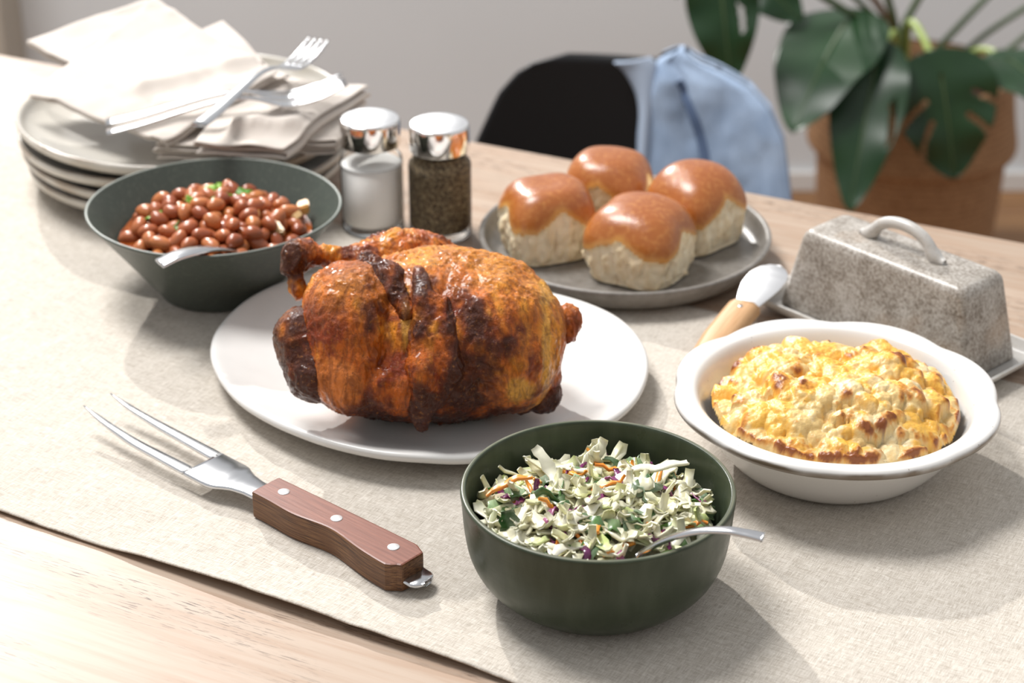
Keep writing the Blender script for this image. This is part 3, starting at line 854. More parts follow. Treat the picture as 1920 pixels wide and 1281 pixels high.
flesh_part('wing', f_wing, (-0.02, -0.078, -0.086), (0.035, 0.048, -0.028), 0.0010, 'wing', label='charred wing folded against the breast')
flesh_part('wing_tip', f_tip, (-0.055, -0.005, -0.072), (0.006, 0.060, -0.004), 0.0009, 'tip', label='dark wing tip tucked over the thigh')
flesh_part('wing', f_nub1, (0.06, -0.02, -0.012), (0.118, 0.028, 0.026), 0.0009, 'nub', label='joint of the other wing at the neck end')
flesh_part('neck', f_nub2, (0.045, -0.068, -0.03), (0.105, -0.02, 0.018), 0.0009, 'nub', label='browned stub low at the neck end')

# ================================================================== BREAD ROLLS
def roll(x, y, rz, seed, size, height, label, lean=0.0):
    nt, nv = 150, 84
    th = np.linspace(0, 2 * PI, nt, endpoint=False)
    v = np.linspace(0, 1, nv)
    T, Vv = np.meshgrid(th, v, indexing='ij')
    ex = 3.6
    sq = (np.abs(np.cos(T)) ** ex + np.abs(np.sin(T)) ** ex) ** (-1 / ex)
    # profile: bottom 0-.12, torn side .12-.52, dome .52-1
    pts = np.array([(0.0, 0.0), (0.80, 0.0), (0.93, 0.03), (0.985, 0.16), (1.0, 0.36), (0.985, 0.54), (0.935, 0.70), (0.82, 0.845), (0.64, 0.94), (0.38, 0.987), (0.0, 1.0)])
    pf = smooth_profile(pts, 12)
    d = np.r_[0, np.cumsum(np.linalg.norm(np.diff(pf, axis=0), axis=1))]; d /= d[-1]
    rr = np.interp(Vv, d, pf[:, 0]); zz = np.interp(Vv, d, pf[:, 1])
    k = sq * (1 - sstep(zz, 0.55, 1.0)) + sstep(zz, 0.55, 1.0) * (0.5 + 0.5 * sq)
    lump = 1 + 0.08 * vnoise(np.stack([np.cos(T) * 1.6, np.sin(T) * 1.6, zz * 1.5 + seed], -1), seed)
    X = rr * k * size * np.cos(T) * lump; Y = rr * k * size * np.sin(T) * lump; Z = zz * height * (1 + 0.05 * vnoise(np.stack([X * 30, Y * 30, 0 * X + seed], -1), seed + 3))
    P = np.stack([X, Y, Z], -1)
    corner = np.abs(np.sin(2 * T))                       # 1 at the corners
    zb = (0.735 - 0.27 * corner ** 1.5 + 0.09 * vnoise(np.stack([np.cos(T) * 2.2, np.sin(T) * 2.2, 0 * T + seed], -1), seed + 5) + 0.02 * vnoise(np.stack([np.cos(T) * 14, np.sin(T) * 14, 0 * T], -1), seed + 6))
    torn = sstep(zb - zz, -0.01, 0.08) * sstep(zz, 0.0, 0.05)
    nz = fbm(P * [160, 160, 60] + seed, 4, seed + 8, 0.6)
    nfine = vnoise(P * [620, 620, 260], seed + 9)
    out = np.stack([np.cos(T), np.sin(T), 0 * T], -1)
    P = P + out * (torn * (nz * 0.0058 + nfine * 0.0014))[..., None] - out * (torn * 0.0022)[..., None]
    pv = P.reshape(-1, 3)
    F = grid_faces(nt, nv, wrap_u=True)
    fz = (zz - zb).reshape(-1)[F].mean(1)
    isc = fz > 0
    hz = zz.reshape(-1); n1 = fbm(pv * 45 + seed, 4, seed + 2).reshape(-1)
    d = (zz - zb).reshape(-1)
    ccol = mix((0.62, 0.30, 0.075), (0.40, 0.125, 0.024), sstep(d + 0.05 * n1, 0.01, 0.12))
    ccol = mix(ccol, (0.30, 0.085, 0.02), sstep(hz + 0.16 * n1, 0.72, 1.0) * 0.8)
    bcol = mix((0.95, 0.83, 0.62), (0.86, 0.70, 0.46), sstep(nz.reshape(-1), -0.1, 0.45))
    bcol = mix(bcol, (0.72, 0.49, 0.20), sstep(d, -0.055, 0.0) * 0.55)
    bcol = mix(bcol, (0.60, 0.44, 0.26), sstep(-nz.reshape(-1), 0.2, 0.6) * 0.6)
    t = thing('bread_roll', label, 'bread roll', (x, y, CLOTH + 0.0066), rz, 'bread rolls on the grey plate')
    for nm, sel, mt, cl in (('crumb', ~isc, CRUMB, bcol), ('crust', isc, CRUST, ccol)):
        f = F[sel]; used = np.unique(f); re = np.full(len(pv), -1); re[used] = np.arange(len(used))
        obj(nm, (pv[used], re[f]), mt, t, col=cl[used])
    return t
roll(0.1025, 1.4770, R(-28), 3, 0.0410, 0.0590, 'glossy bread roll standing in front of the other three, facing the chicken')
roll(0.0285, 1.5215, R(20), 14, 0.0385, 0.0605, 'bread roll with ragged torn side, beside the pepper shaker')
roll(0.1525, 1.5430, R(-48), 25, 0.0385, 0.0610, 'tall bread roll below the denim jacket, towards the butter cover')
roll(0.0830, 1.5855, R(-20), 36, 0.0370, 0.0600, 'bread roll at the back of the plate, against the black chair')

# ================================================================== BAKED BEANS
def bean_mesh(seed):
    n, m = 16, 10
    th = np.linspace(0, 2 * PI, n, endpoint=False); ph = np.linspace(0, PI, m)
    T, Pp = np.meshgrid(th, ph, indexing='ij')
    x = np.cos(Pp); y = np.sin(Pp) * np.cos(T); z = np.sin(Pp) * np.sin(T)
    rs = np.random.default_rng(seed)
    a = rs.uniform(0.0080, 0.0094); bb = rs.uniform(0.0057, 0.0065); c = rs.uniform(0.0052, 0.0060)
    X = x * a; Y = y * bb + 0.0013 * (x ** 2) - 0.0006; Z = z * c
    V = np.stack([X, Y, Z], -1).reshape(-1, 3)
    return mesh('baked_bean', V, grid_faces(n, m, wrap_u=True), BEAN)
bean_variants = [bean_mesh(s) for s in range(5)]
BB = np.array([-0.234, 1.4585])
def bean_surface(x, y):
    """mound inside the bowl, local to its centre"""
    r = np.hypot(x - 0.004, y + 0.004)
    return 0.0505 + 0.0125 * (1 - sstep(r, 0.0, 0.085)) + 0.004 * vnoise(np.stack([np.asarray(x) * 30, np.asarray(y) * 30, 0 * np.asarray(x)], -1), 4)
gx, gy = np.meshgrid(np.linspace(0, 1, 26), np.linspace(0, 2 * PI, 72, endpoint=False), indexing='ij')
sr = 0.0755 * gx
V = np.stack([sr * np.cos(gy), sr * np.sin(gy), 0.0480 + 0.010 * (1 - sstep(sr, 0, 0.075)) + 0.0015 * vnoise(np.stack([sr * np.cos(gy) * 90, sr * np.sin(gy) * 90, 0 * gx], -1), 3)], -1).reshape(-1, 3)
sauce = obj('bean_sauce', (V, grid_faces(26, 72, wrap_v=True)), SAUCE, None, (BB[0], BB[1], CLOTH))
tag(sauce, 'shiny red-brown sauce between the beans in the grey-green bowl', 'sauce', kind='stuff')
pts = []
rs = np.random.default_rng(5)
def bowl_ok(x, y, rmax): return math.hypot(x, y) < rmax
for _ in range(9000):
    x, y = rs.uniform(-0.085, 0.085, 2)
    if not bowl_ok(x, y, 0.0690): continue
    z = float(bean_surface(np.array([x]), np.array([y]))[0])
    lay = 0 if _ < 4500 else 1
    zz = z + lay * 0.0078
    ok = True
    for px_, py_, pz_ in pts:
        if (px_ - x) ** 2 + (py_ - y) ** 2 + ((pz_ - zz) * 1.15) ** 2 < 0.0114 ** 2: ok = False; break
    if lay and math.hypot(x, y) > 0.060: ok = False
    if ok: pts.append((x, y, zz))
    if len(pts) >= 190: break
ordn = ['first', 'second', 'third', 'fourth', 'fifth', 'sixth', 'seventh', 'eighth', 'ninth', 'tenth', 'eleventh', 'twelfth'] + ['%dth' % k for k in range(13, 80)]
for k in (21, 31, 41, 51, 61, 71): ordn[k - 1] = '%dst' % k; ordn[k] = '%dnd' % (k + 1); ordn[k + 1] = '%drd' % (k + 2)
rings = ['outermost', 'second', 'third', 'fourth', 'central']
ring_of = [min(4, int((0.0725 - math.hypot(x, y)) / 0.0145)) for x, y, z in pts]
spoon_a = math.atan2(-0.090, 0.008)
turn = [(spoon_a - math.atan2(y, x)) % (2 * PI) for x, y, z in pts]
rank = {}
for r_ in range(5):
    for j, i in enumerate(sorted([i for i in range(len(pts)) if ring_of[i] == r_], key=lambda i: turn[i])): rank[i] = j
for i, (x, y, z) in enumerate(pts):
    tilt = rs.normal(0, 0.35)
    o = link('baked_bean', bean_variants[i % 5], None, (BB[0] + x, BB[1] + y, CLOTH + z), (rs.uniform(0, 6.28), tilt, rs.uniform(0, 6.28)))
    tag(o, 'baked bean in the %s ring of the heap, %s clockwise from the spoon' % (rings[ring_of[i]], ordn[rank[i]]), 'bean', 'baked beans in the grey-green bowl')

# onion pieces and cilantro among the beans
def chunk_mesh(name, s, seed, mat):
    bm = bmesh.new(); bmesh.ops.create_cube(bm, size=1.0)
    bmesh.ops.bevel(bm, geom=bm.edges[:], offset=0.14, segments=2, affect='EDGES')
    rs_ = np.random.default_rng(seed)
    A = np.eye(3) + rs_.uniform(-0.22, 0.22, (3, 3))
    for v in bm.verts: v.co = Vector((A @ np.array(v.co)) * s)
    me = bpy.data.meshes.new(name); bm.to_mesh(me); bm.free(); me.materials.append(mat)
    return me
for i, (x, y, lab) in enumerate([(-0.203, 1.447, 'amber onion piece among the beans, by the pale cube'), (-0.184, 1.438, 'pale onion cube among the beans near the bowl edge'), (-0.1995, 1.4365, 'yellow onion sliver leaning on the pale cube'), (-0.167, 1.484, 'golden onion lump on the beans towards the salt shaker'), (-0.172, 1.470, 'orange onion piece under the golden lump'), (-0.209, 1.488, 'small onion shred in the middle of the beans'), (-0.262, 1.497, 'onion bit at the back of the bean heap')]):
    z = float(bean_surface(np.array([x - BB[0]]), np.array([y - BB[1]]))[0])
    s = np.array([0.011, 0.009, 0.006]) * (1.25 if i in (1, 3) else 0.9)
    o = link('onion_piece', chunk_mesh('onion_piece', s, i, ONION), None, (x, y, CLOTH + z + 0.0055), tuple(rs.uniform(-0.7, 0.7, 2)) + (rs.uniform(0, 6),))
    tag(o, lab, 'onion', 'onion pieces in the beans')
def cilantro_mesh(seed):
    rs_ = np.random.default_rng(seed)
    n = 40
    th = np.linspace(-PI * 0.93, PI * 0.93, n)
    r = 0.0088 * (0.62 + 0.38 * np.abs(np.cos(1.5 * th)) ** 0.6) * (1 + 0.12 * np.sin(13 * th)) * (1 - 0.15 * (np.abs(th) / PI) ** 2)
    rings = []
    for f in (0.05, 0.4, 0.75, 1.0):
        x = r * f * np.cos(th); y = r * f * np.sin(th)
        z = -18 * (x * x + y * y) * rs_.uniform(0.5, 2.0) + 0.0008 * np.sin(5 * th + seed) * f
        rings.append(np.stack([x, y, z], -1))
    V = np.concatenate(rings); F = grid_faces(4, n)
    g2 = tube([(-0.0005, 0, 0), (-0.007, 0.001, -0.0012), (-0.014, 0.0, -0.003)], 0.00055, 6)
    return join((V, F[:, ::-1]), g2)
for i, (x, y, dz, rx, ry, rz, lab) in enumerate([(-0.283, 1.460, 0.0085, 0.5, 0.2, 3.9, 'cilantro leaf on the beans on the side towards the plates'), (-0.2385, 1.491, 0.0105, 0.5, -0.3, 1.4, 'bright lime cilantro leaf on top of the bean heap'), (-0.2330, 1.476, 0.010, 0.2, 0.4, 2.8, 'dark cilantro leaf just below the lime one'), (-0.265, 1.429, 0.0085, 0.5, 0.5, 4.4, 'small cilantro leaf low on the heap above the spoon handle'), (-0.2150, 1.4985, 0.010, 0.4, 0.1, 0.3, 'cilantro leaf beside the lime one towards the salt shaker'), (-0.250, 1.463, 0.009, 0.9, 0.2, 1.2, 'thin upright cilantro leaf in the middle of the beans'), (-0.236, 1.514, 0.0095, 0.3, -0.2, 1.5, 'cilantro leaf at the back of the bean heap')]):
    z = float(bean_surface(np.array([x - BB[0]]), np.array([y - BB[1]]))[0])
    o = obj('cilantro_leaf', cilantro_mesh(i), HERB, None, (x, y, CLOTH + z + dz - 0.001), (rx, ry, rz)); solid(o, 0.0004)
    tag(o, lab, 'cilantro leaf', 'cilantro leaves on the beans')

# ================================================================== GRATIN
N = 300
ax = np.linspace(-0.0895, 0.0895, N)
X, Y = np.meshgrid(ax, ax, indexing='ij')
Rr = np.hypot(X, Y)
ang = np.arctan2(Y, X)
lim = 0.0808 + 0.0022 * vnoise(np.stack([np.cos(ang) * 2, np.sin(ang) * 2, 0 * ang], -1), 8)
domeh = 0.0385 + 0.0275 * (1 - sstep(Rr / lim, 0.38, 1.10)) + 0.0100 * fbm(np.stack([X * 24, Y * 24, 0 * X], -1), 3, 12)
H = domeh - 0.006
tone = np.zeros_like(H)
rs = np.random.default_rng(21)
for i in range(1100):
    a = rs.uniform(0, 2 * PI); r = 0.086 * math.sqrt(rs.uniform())
    cx, cy = r * math.cos(a), r * math.sin(a)
    s = rs.choice([0.0022, 0.0036, 0.0055, 0.0085, 0.0120], p=[0.20, 0.28, 0.28, 0.18, 0.06])
    sx_, sy_ = s * rs.uniform(0.8, 1.5), s * rs.uniform(0.7, 1.1); q = rs.uniform(0, PI)
    i0, i1 = np.searchsorted(ax, [cx - 2.2 * s, cx + 2.2 * s]); j0, j1 = np.searchsorted(ax, [cy - 2.2 * s, cy + 2.2 * s])
    if i1 - i0 < 2 or j1 - j0 < 2: continue
    xs, ys = X[i0:i1, j0:j1] - cx, Y[i0:i1, j0:j1] - cy
    u_ = (xs * math.cos(q) + ys * math.sin(q)) / sx_; v_ = (-xs * math.sin(q) + ys * math.cos(q)) / sy_
    wob = vnoise(np.stack([xs / s * 1.3, ys / s * 1.3, 0 * xs + i], -1), 3); dd = 1 - (np.abs(u_) ** 2.2 + np.abs(v_) ** 2.2) * (1 + 0.55 * wob)
    ci, cj = min(max(int((cx + 0.0895) / (ax[1] - ax[0])), 0), N - 1), min(max(int((cy + 0.0895) / (ax[1] - ax[0])), 0), N - 1)
    zc = domeh[ci, cj] - 0.0042 - 0.42 * max(0, s - 0.004) + rs.uniform(-0.0014, 0.0022)
    hh = np.where(dd > 0, zc + s * 0.95 * np.clip(dd, 0, 1.3) ** 0.42 + 0.20 * s * u_, -1)
    m = hh > H[i0:i1, j0:j1]
    H[i0:i1, j0:j1][m] = hh[m]; tone[i0:i1, j0:j1][m] = rs.uniform(-1, 1)
H = H + 0.0012 * fbm(np.stack([X * 240, Y * 240, 0 * X], -1), 3, 5, 0.6)
H = np.where(Rr < lim, H, np.maximum(H - (Rr - lim) * 3.0, 0.0345))
keep = Rr < 0.0835
idx = np.full(keep.shape, -1); idx[keep] = np.arange(keep.sum())
F = np.stack([idx[:-1, :-1], idx[1:, :-1], idx[1:, 1:], idx[:-1, 1:]], -1).reshape(-1, 4); F = F[(F >= 0).all(1)]
blur = H.copy()
for _ in range(14): blur = (np.roll(blur, 2, 0) + np.roll(blur, -2, 0) + np.roll(blur, 2, 1) + np.roll(blur, -2, 1)) / 4
prot = (H - blur) / 0.0016
P3 = np.stack([X, Y, 0 * X], -1)
n1 = fbm(P3 * 42, 4, 3); n2 = fbm(P3 * 150, 3, 9); n3 = fbm(P3 * 75, 4, 30, 0.6)
col = mix((0.74, 0.52, 0.215), (0.80, 0.66, 0.39), sstep(tone + n2, -0.2, 0.9))
col = mix(col, (0.80, 0.43, 0.055), sstep(n1 + 0.35 * n2 + 0.25 * tone, -0.06, 0.28) * 0.9)
col = mix(col, (0.60, 0.235, 0.03), sstep(n3 + 0.32 * prot, 0.26, 0.54) * 0.85)
col = mix(col, (0.20, 0.045, 0.010), sstep(n3 + 0.30 * prot, 0.50, 0.74) * 0.9)
gratin = obj('potato_gratin', (np.stack([X[keep], Y[keep], H[keep]], -1), F), GRATIN, None, (CD[0], CD[1], CLOTH), col=col[keep])
tag(gratin, 'lumpy golden cheese and potato gratin heaped in the white scalloped dish', 'gratin')

# ================================================================== COLESLAW
SB = np.array([0.0515, 1.0355])
def slaw_h(x, y):
    r = math.hypot(x, y + 0.006)
    return 0.0425 + 0.0165 * max(0.0, 1 - (r / 0.078) ** 2)
slaw = thing('coleslaw', 'creamy coleslaw of pale cabbage, carrot and green leaves in the olive bowl', 'coleslaw', (SB[0], SB[1], CLOTH))
def shred_mesh(name, L, w, th_, curl, twist, seed, mat, segs=8, taper=0.35):
    rs_ = np.random.default_rng(seed)
    t = np.linspace(-0.5, 0.5, segs)
    a = curl * t
    if abs(curl) > 0.05: x = L / curl * np.sin(a); z = L / curl * (np.cos(a) - 1)
    else: x = L * t; z = 0 * t
    y = 0.10 * L * np.sin(t * rs_.uniform(3, 7) + rs_.uniform(0, 6)) * 0.5
    z = z + 0.0012 * np.sin(t * 12 + seed)
    ww = w * (1 - taper * (2 * np.abs(t)) ** 2.5) * (1 + 0.18 * np.sin(t * 17 + seed * 2))
    sec = []
    for i in range(segs):
        hw, ht = ww[i] / 2, th_ / 2
        cup = 0.25 * hw
        q = np.array([(-hw, ht + cup), (0, ht - cup * 0.4), (hw, ht + cup), (hw, -ht + cup), (0, -ht - cup * 0.4), (-hw, -ht + cup)])
        tw = twist * t[i]
        c_, s_ = math.cos(tw), math.sin(tw)
        sec.append(q @ np.array([[c_, s_], [-s_, c_]]))
    V, F = sweep(np.stack([x, y, z], -1), np.array(sec))
    return mesh(name, V, F, mat)
cab = [shred_mesh('cabbage_shred', rs.uniform(0.018, 0.040), rs.uniform(0.0036, 0.0095), rs.uniform(0.0008, 0.0018), rs.uniform(-2.0, 2.0), rs.uniform(-2.0, 2.0), k, CABBAGE) for k in range(30)]
car = [shred_mesh('carrot_shred', rs.uniform(0.012, 0.026), rs.uniform(0.0022, 0.0036), 0.0016, rs.uniform(-0.9, 0.9), rs.uniform(-0.8, 0.8), 50 + k, CARROT, 6, 0.6) for k in range(6)]
pur = [shred_mesh('purple_cabbage_shred', rs.uniform(0.014, 0.026), rs.uniform(0.0018, 0.0055), 0.0009, rs.uniform(-2.8, 2.8), rs.uniform(-1.5, 1.5), 70 + k, PURPLE) for k in range(7)]
grn = [shred_mesh('green_leaf', rs.uniform(0.016, 0.026), rs.uniform(0.008, 0.0125), 0.0008, rs.uniform(1.0, 2.6), rs.uniform(-1.2, 1.2), 90 + k, GREEN) for k in range(7)]
SPOON_LINE = np.array([(0.0525, -0.0715, 0.0835), (0.0365, -0.0615, 0.0715), (0.0225, -0.0525, 0.0560), (0.0150, -0.0470, 0.0490), (0.0065, -0.0415, 0.0370)])
def near_spoon(P):
    d = np.full(len(P), 9.0)
    for p, q in zip(SPOON_LINE[:-1], SPOON_LINE[1:]):
        ab = q - p; h_ = np.clip(((P - p) @ ab) / (ab @ ab), 0, 1)
        d = np.minimum(d, np.linalg.norm(P - p - h_[:, None] * ab, axis=1))
    e = P - np.array([0.0065, -0.0415, 0.0345])
    return (d < 0.0060).any() or ((np.hypot(e[:, 0], e[:, 1]) < 0.0235) & (np.abs(e[:, 2]) < 0.0110)).any()
def strew(name, meshes, count, rmax, dz, tilt):
    for k in range(count):
        me = meshes[k % len(meshes)]
        co = np.array([v.co for v in me.vertices])
        for tries in range(60):
            a = rs.uniform(0, 2 * PI); r = (rmax + 0.004) * math.sqrt(rs.uniform()) * (1 - 0.005 * tries)
            x, y = r * math.cos(a), r * math.sin(a)
            loc, rot = (x, y, slaw_h(x, y) + rs.uniform(*dz)), (rs.normal(0, tilt), rs.normal(0, tilt), rs.uniform(0, 2 * PI))
            w_ = co @ np.array(Euler(rot).to_matrix()).T + loc
            if (np.hypot(w_[:, 0], w_[:, 1]) - 0.25 * np.clip(w_[:, 2] - 0.045, -0.02, 0.01)).max() < 0.0735 and not near_spoon(w_): break
        link(name, me, slaw, loc, rot)
strew('cabbage_shred', cab, 288, 0.066, (-0.002, 0.0060), 0.30)
strew('carrot_shred', car, 26, 0.064, (0.001, 0.0068), 0.35)
strew('purple_cabbage_shred', pur, 34, 0.066, (0.001, 0.0068), 0.45)
strew('green_leaf', grn, 40, 0.064, (0.001, 0.0060), 0.5)
# pieces that can be picked out singly
def put(name, me, px, py, pz, rot): return link(name, me, slaw, (px, py, pz), rot)
big_carrot = shred_mesh('carrot_shred', 0.0300, 0.0036, 0.0020, 0.25, 0.2, 301, CARROT, 8, 0.7)
put('carrot_shred', big_carrot, -0.0535, 0.012, 0.0640, (0.3, -0.32, 0.20))['label'] = 'long carrot shred touching the bowl wall'
put('green_leaf', shred_mesh('green_leaf', 0.026, 0.0115, 0.0012, 2.4, 0.4, 302, GREEN, 10), 0.032, 0.012, 0.0645, (0.5, 0.1, 0.9))
put('green_leaf', shred_mesh('green_leaf', 0.024, 0.013, 0.0010, 1.2, 0.5, 303, GREEN, 10), -0.004, -0.034, 0.0610, (0.3, 0.3, -0.6))
put('green_leaf', shred_mesh('green_leaf', 0.020, 0.012, 0.0010, 1.4, -0.5, 304, GREEN, 10), -0.016, -0.050, 0.0545, (0.5, 0.2, 0.5))
put('cabbage_shred', shred_mesh('cabbage_shred', 0.034, 0.0080, 0.0015, 1.0, 0.8, 305, CABBAGE, 10), -0.010, -0.022, 0.0650, (0.2, -0.1, 0.8))
put('cabbage_shred', shred_mesh('cabbage_shred', 0.034, 0.0075, 0.0015, -0.5, 0.5, 306, CABBAGE, 10), -0.030, 0.020, 0.0690, (0.3, 0.5, -1.0))
put('cabbage_shred', shred_mesh('cabbage_shred', 0.038, 0.0055, 0.0015, 0.5, 0.2, 307, CABBAGE, 10), 0.038, 0.030, 0.0660, (0.2, -0.15, 0.15))
put('cabbage_shred', shred_mesh('cabbage_shred', 0.024, 0.0075, 0.0018, 0.4, 0.2, 308, CABBAGE, 10), 0.000, 0.050, 0.0640, (1.0, -0.5, 0.9))
put('cabbage_shred', shred_mesh('cabbage_shred', 0.024, 0.0065, 0.0016, 0.3, 0.2, 309, CABBAGE, 10), 0.062, -0.018, 0.0560, (0.4, 1.1, 0.1))
# the rest, too deep to pick apart
n_, m_ = 40, 90
gr, gt = np.meshgrid(np.linspace(0, 1, n_), np.linspace(0, 2 * PI, m_, endpoint=False), indexing='ij')
rr = gr * 0.0700
bx, by = rr * np.cos(gt), rr * np.sin(gt)
bz = 0.0385 + 0.0150 * np.clip(1 - (np.hypot(bx, by + 0.006) / 0.078) ** 2, 0, 1) + 0.003 * vnoise(np.stack([bx * 160, by * 160, 0 * bx], -1), 2)
bz = np.where(np.hypot(bx - 0.009, by + 0.043) < 0.030, np.minimum(bz, 0.0240), bz)
o = obj('shredded_mass', (np.stack([bx, by, bz], -1).reshape(-1, 3), grid_faces(n_, m_, wrap_v=True)), CABBAGE, slaw); tag(o, kind='stuff')

# ================================================================== UTENSILS
def strap(path, widths, thick, up=(0, 0, 1), k=3):
    """flat bar with rounded edges; widths per path point"""
    sec = []
    w = np.asarray(widths, float); t = np.broadcast_to(np.asarray(thick, float), w.shape)
    for a, h in zip(w / 2, t / 2):
        e = min(h, a) * 0.8
        sec.append([(-a + e, h), (a - e, h), (a, h - e * 0.7), (a, -h + e * 0.7), (a - e, -h), (-a + e, -h), (-a, -h + e * 0.7), (-a, h - e * 0.7)])
    return sweep(path, np.array(sec), up)
def fork(label, loc, rot):
    t = thing('dinner_fork', label, 'fork', loc, 0, 'forks on the napkins')
    t.rotation_euler = rot
    p = smooth_profile([(0, 0, 0), (0.03, 0, 0.0035), (0.06, 0, 0.0085), (0.095, 0, 0.0135), (0.120, 0, 0.0125), (0.138, 0, 0.0070), (0.149, 0, 0.0040), (0.158, 0, 0.0035)], 5)
    s = p[:, 0]
    w = np.interp(s, [0, 0.012, 0.04, 0.075, 0.10, 0.125, 0.138, 0.148, 0.158], [0.0135, 0.0145, 0.0125, 0.0085, 0.0062, 0.0066, 0.0145, 0.0225, 0.0235])
    obj('handle', strap(p, w, np.interp(s, [0, 0.1, 0.158], [0.0024, 0.0030, 0.0016])), STEEL, t)
    tp = smooth_profile([(0.1560, 0, 0.0035), (0.170, 0, 0.0050), (0.186, 0, 0.0085), (0.2035, 0, 0.0150)], 4)
    tw = np.interp(tp[:, 0], [0.156, 0.19, 0.2035], [0.0042, 0.0036, 0.0020])
    me = mesh('tine', *strap(tp, tw, 0.0016), STEEL)
    for k in range(4): link('tine', me, t, (0, (k - 1.5) * 0.0063, 0))
    bpy.context.view_layer.update()
    w_ = np.array([o.matrix_world @ v.co for o in t.children for v in o.data.vertices])
    dz = (hget(w_[:, 0], w_[:, 1]) + 0.0004 - w_[:, 2]).max()      # settle on the cloth
    t.location.z += dz
    hput(w_[:, 0], w_[:, 1], w_[:, 2] + dz)
    return t

# carving fork lying in front of the platter
cf = thing('carving_fork', 'two-pronged steel carving fork with riveted dark wood handle on the linen', 'carving fork', (-0.1096, 1.0775, CLOTH), R(-41.3))
# local x runs from the prongs (-) to the butt (+), y away from the camera side
def prong(y0, y1, bend):
    p = smooth_profile([(-0.128, y0, 0.0100), (-0.150, y0 + bend * 0.3, 0.0105), (-0.185, (y0 + y1) / 2 + bend, 0.0112), (-0.215, y1 + bend * 0.6, 0.0140), (-0.2405, y1, 0.0188)], 6)
    w = np.interp(np.linspace(0, 1, len(p)), [0, 0.1, 0.5, 0.85, 1], [0.0098, 0.0100, 0.0078, 0.0045, 0.0008])
    return strap(p, w, np.interp(np.linspace(0, 1, len(p)), [0, 0.6, 1], [0.0034, 0.0036, 0.0010]))
obj('prong', prong(-0.0125, -0.0115, -0.001), BRUSHED, cf)
obj('prong', prong(0.0125, 0.0120, 0.001), BRUSHED, cf)
p = smooth_profile([(-0.129, 0, 0.0100), (-0.118, 0, 0.0098), (-0.108, 0, 0.0098), (-0.098, 0, 0.0105), (-0.090, 0, 0.0110), (-0.075, 0, 0.0112), (-0.050, 0, 0.0112)], 5)
w = np.interp(p[:, 0], [-0.129, -0.118, -0.106, -0.101, -0.096, -0.090, -0.080, -0.066, -0.05], [0.0350, 0.0350, 0.0345, 0.0325, 0.0275, 0.0225, 0.0185, 0.0180, 0.0190])
obj('shoulder', strap(p, w, 0.0034), STEEL, cf)
tang = smooth_profile([(-0.060, 0, 0.0112), (0.0, 0, 0.0112), (0.058, 0, 0.0075), (0.070, 0, 0.0065), (0.0775, 0, 0.0065)], 5)
obj('tang', strap(tang, np.interp(tang[:, 0], [-0.06, 0.065, 0.072, 0.0755, 0.0775], [0.018, 0.020, 0.0195, 0.0155, 0.007]), 0.0030), STEEL, cf)
def scale_geo(z0, z1):
    """one handle slab; outline with a straight back edge and a waved front edge"""
    xs = np.linspace(-0.0665, 0.0665, 46)
    yb = np.interp(xs, [-0.0665, -0.02, 0.03, 0.057, 0.0665], [0.0112, 0.0120, 0.0125, 0.0128, 0.0085])
    yf = -(0.0128 + 0.0045 * np.exp(-((xs + 0.028) / 0.016) ** 2) * 0.3 + 0.0040 * sstep(xs, 0.0, 0.062) - 0.0026 * np.exp(-((xs - 0.004) / 0.020) ** 2) - 0.006 * sstep(xs, 0.057, 0.0665))
    out = list(zip(xs, yf)) + list(zip(xs[::-1], yb[::-1]))
    n = len(out)
    c = np.array(out).mean(0)
    V = [(x, y, z0) for x, y in out] + [(x, y, z1) for x, y in out]
    F = [tuple(range(n))[::-1], tuple(range(n, 2 * n))]
    F += [(k, (k + 1) % n, n + (k + 1) % n, n + k) for k in range(n)]
    return V, F
g = scale_geo(0.0004, 0.0200)
me = mesh('handle', *g, [ROSEFACE, ROSESIDE], smooth=False)
me.polygons.foreach_set('material_index', [0, 0] + [1] * (len(g[1]) - 2))
bevel(link('handle', me, cf), 0.0013, 2, 50)
riv = mesh('rivet', *lathe([(0, 0.0195), (0.0039, 0.0195), (0.0039, 0.0202), (0.0034, 0.0205), (0, 0.0206)], 24), flat('aluminium', (0.85, 0.85, 0.85), 0.35, metal=0.6))
for x in (-0.050, -0.0015, 0.0485): link('rivet', riv, cf, (x, 0.0005, 0))

# butter spreader leaning on the tray
sp = thing('butter_spreader', 'small butter spreader with broad steel blade and pale wood handle, resting on the tray', 'spreader', (0.1790, 1.3885, CLOTH + 0.0160), R(61))
sp.rotation_euler = (0, R(-6), R(61))
p = smooth_profile([(-0.004, 0, 0.0005), (0.008, 0, 0.0008), (0.020, 0.0005, 0.0010), (0.036, 0.001, 0.0014), (0.050, 0.001, 0.0016), (0.060, 0.0, 0.0018), (0.0655, -0.001, 0.0018)], 6)
w = np.interp(p[:, 0], [-0.004, 0.006, 0.018, 0.032, 0.048, 0.058, 0.0630, 0.0655], [0.0190, 0.0205, 0.0265, 0.0320, 0.0320, 0.0245, 0.0150, 0.004])
obj('blade', strap(p, w, 0.0012), SATIN, sp)
hp = smooth_profile([(-0.075, 0, -0.0005), (-0.050, 0, 0), (-0.02, 0, 0.0005), (-0.001, 0, 0.0005)], 5)
o = obj('handle', strap(hp, np.interp(hp[:, 0], [-0.075, -0.05, -0.001], [0.020, 0.025, 0.0250]), 0.0130), BEECH, sp); 
link('rivet', mesh('rivet', *lathe([(0, 0.0068), (0.0022, 0.0068), (0.0020, 0.0073), (0, 0.0074)], 16), STEEL), sp, (-0.010, 0, 0))

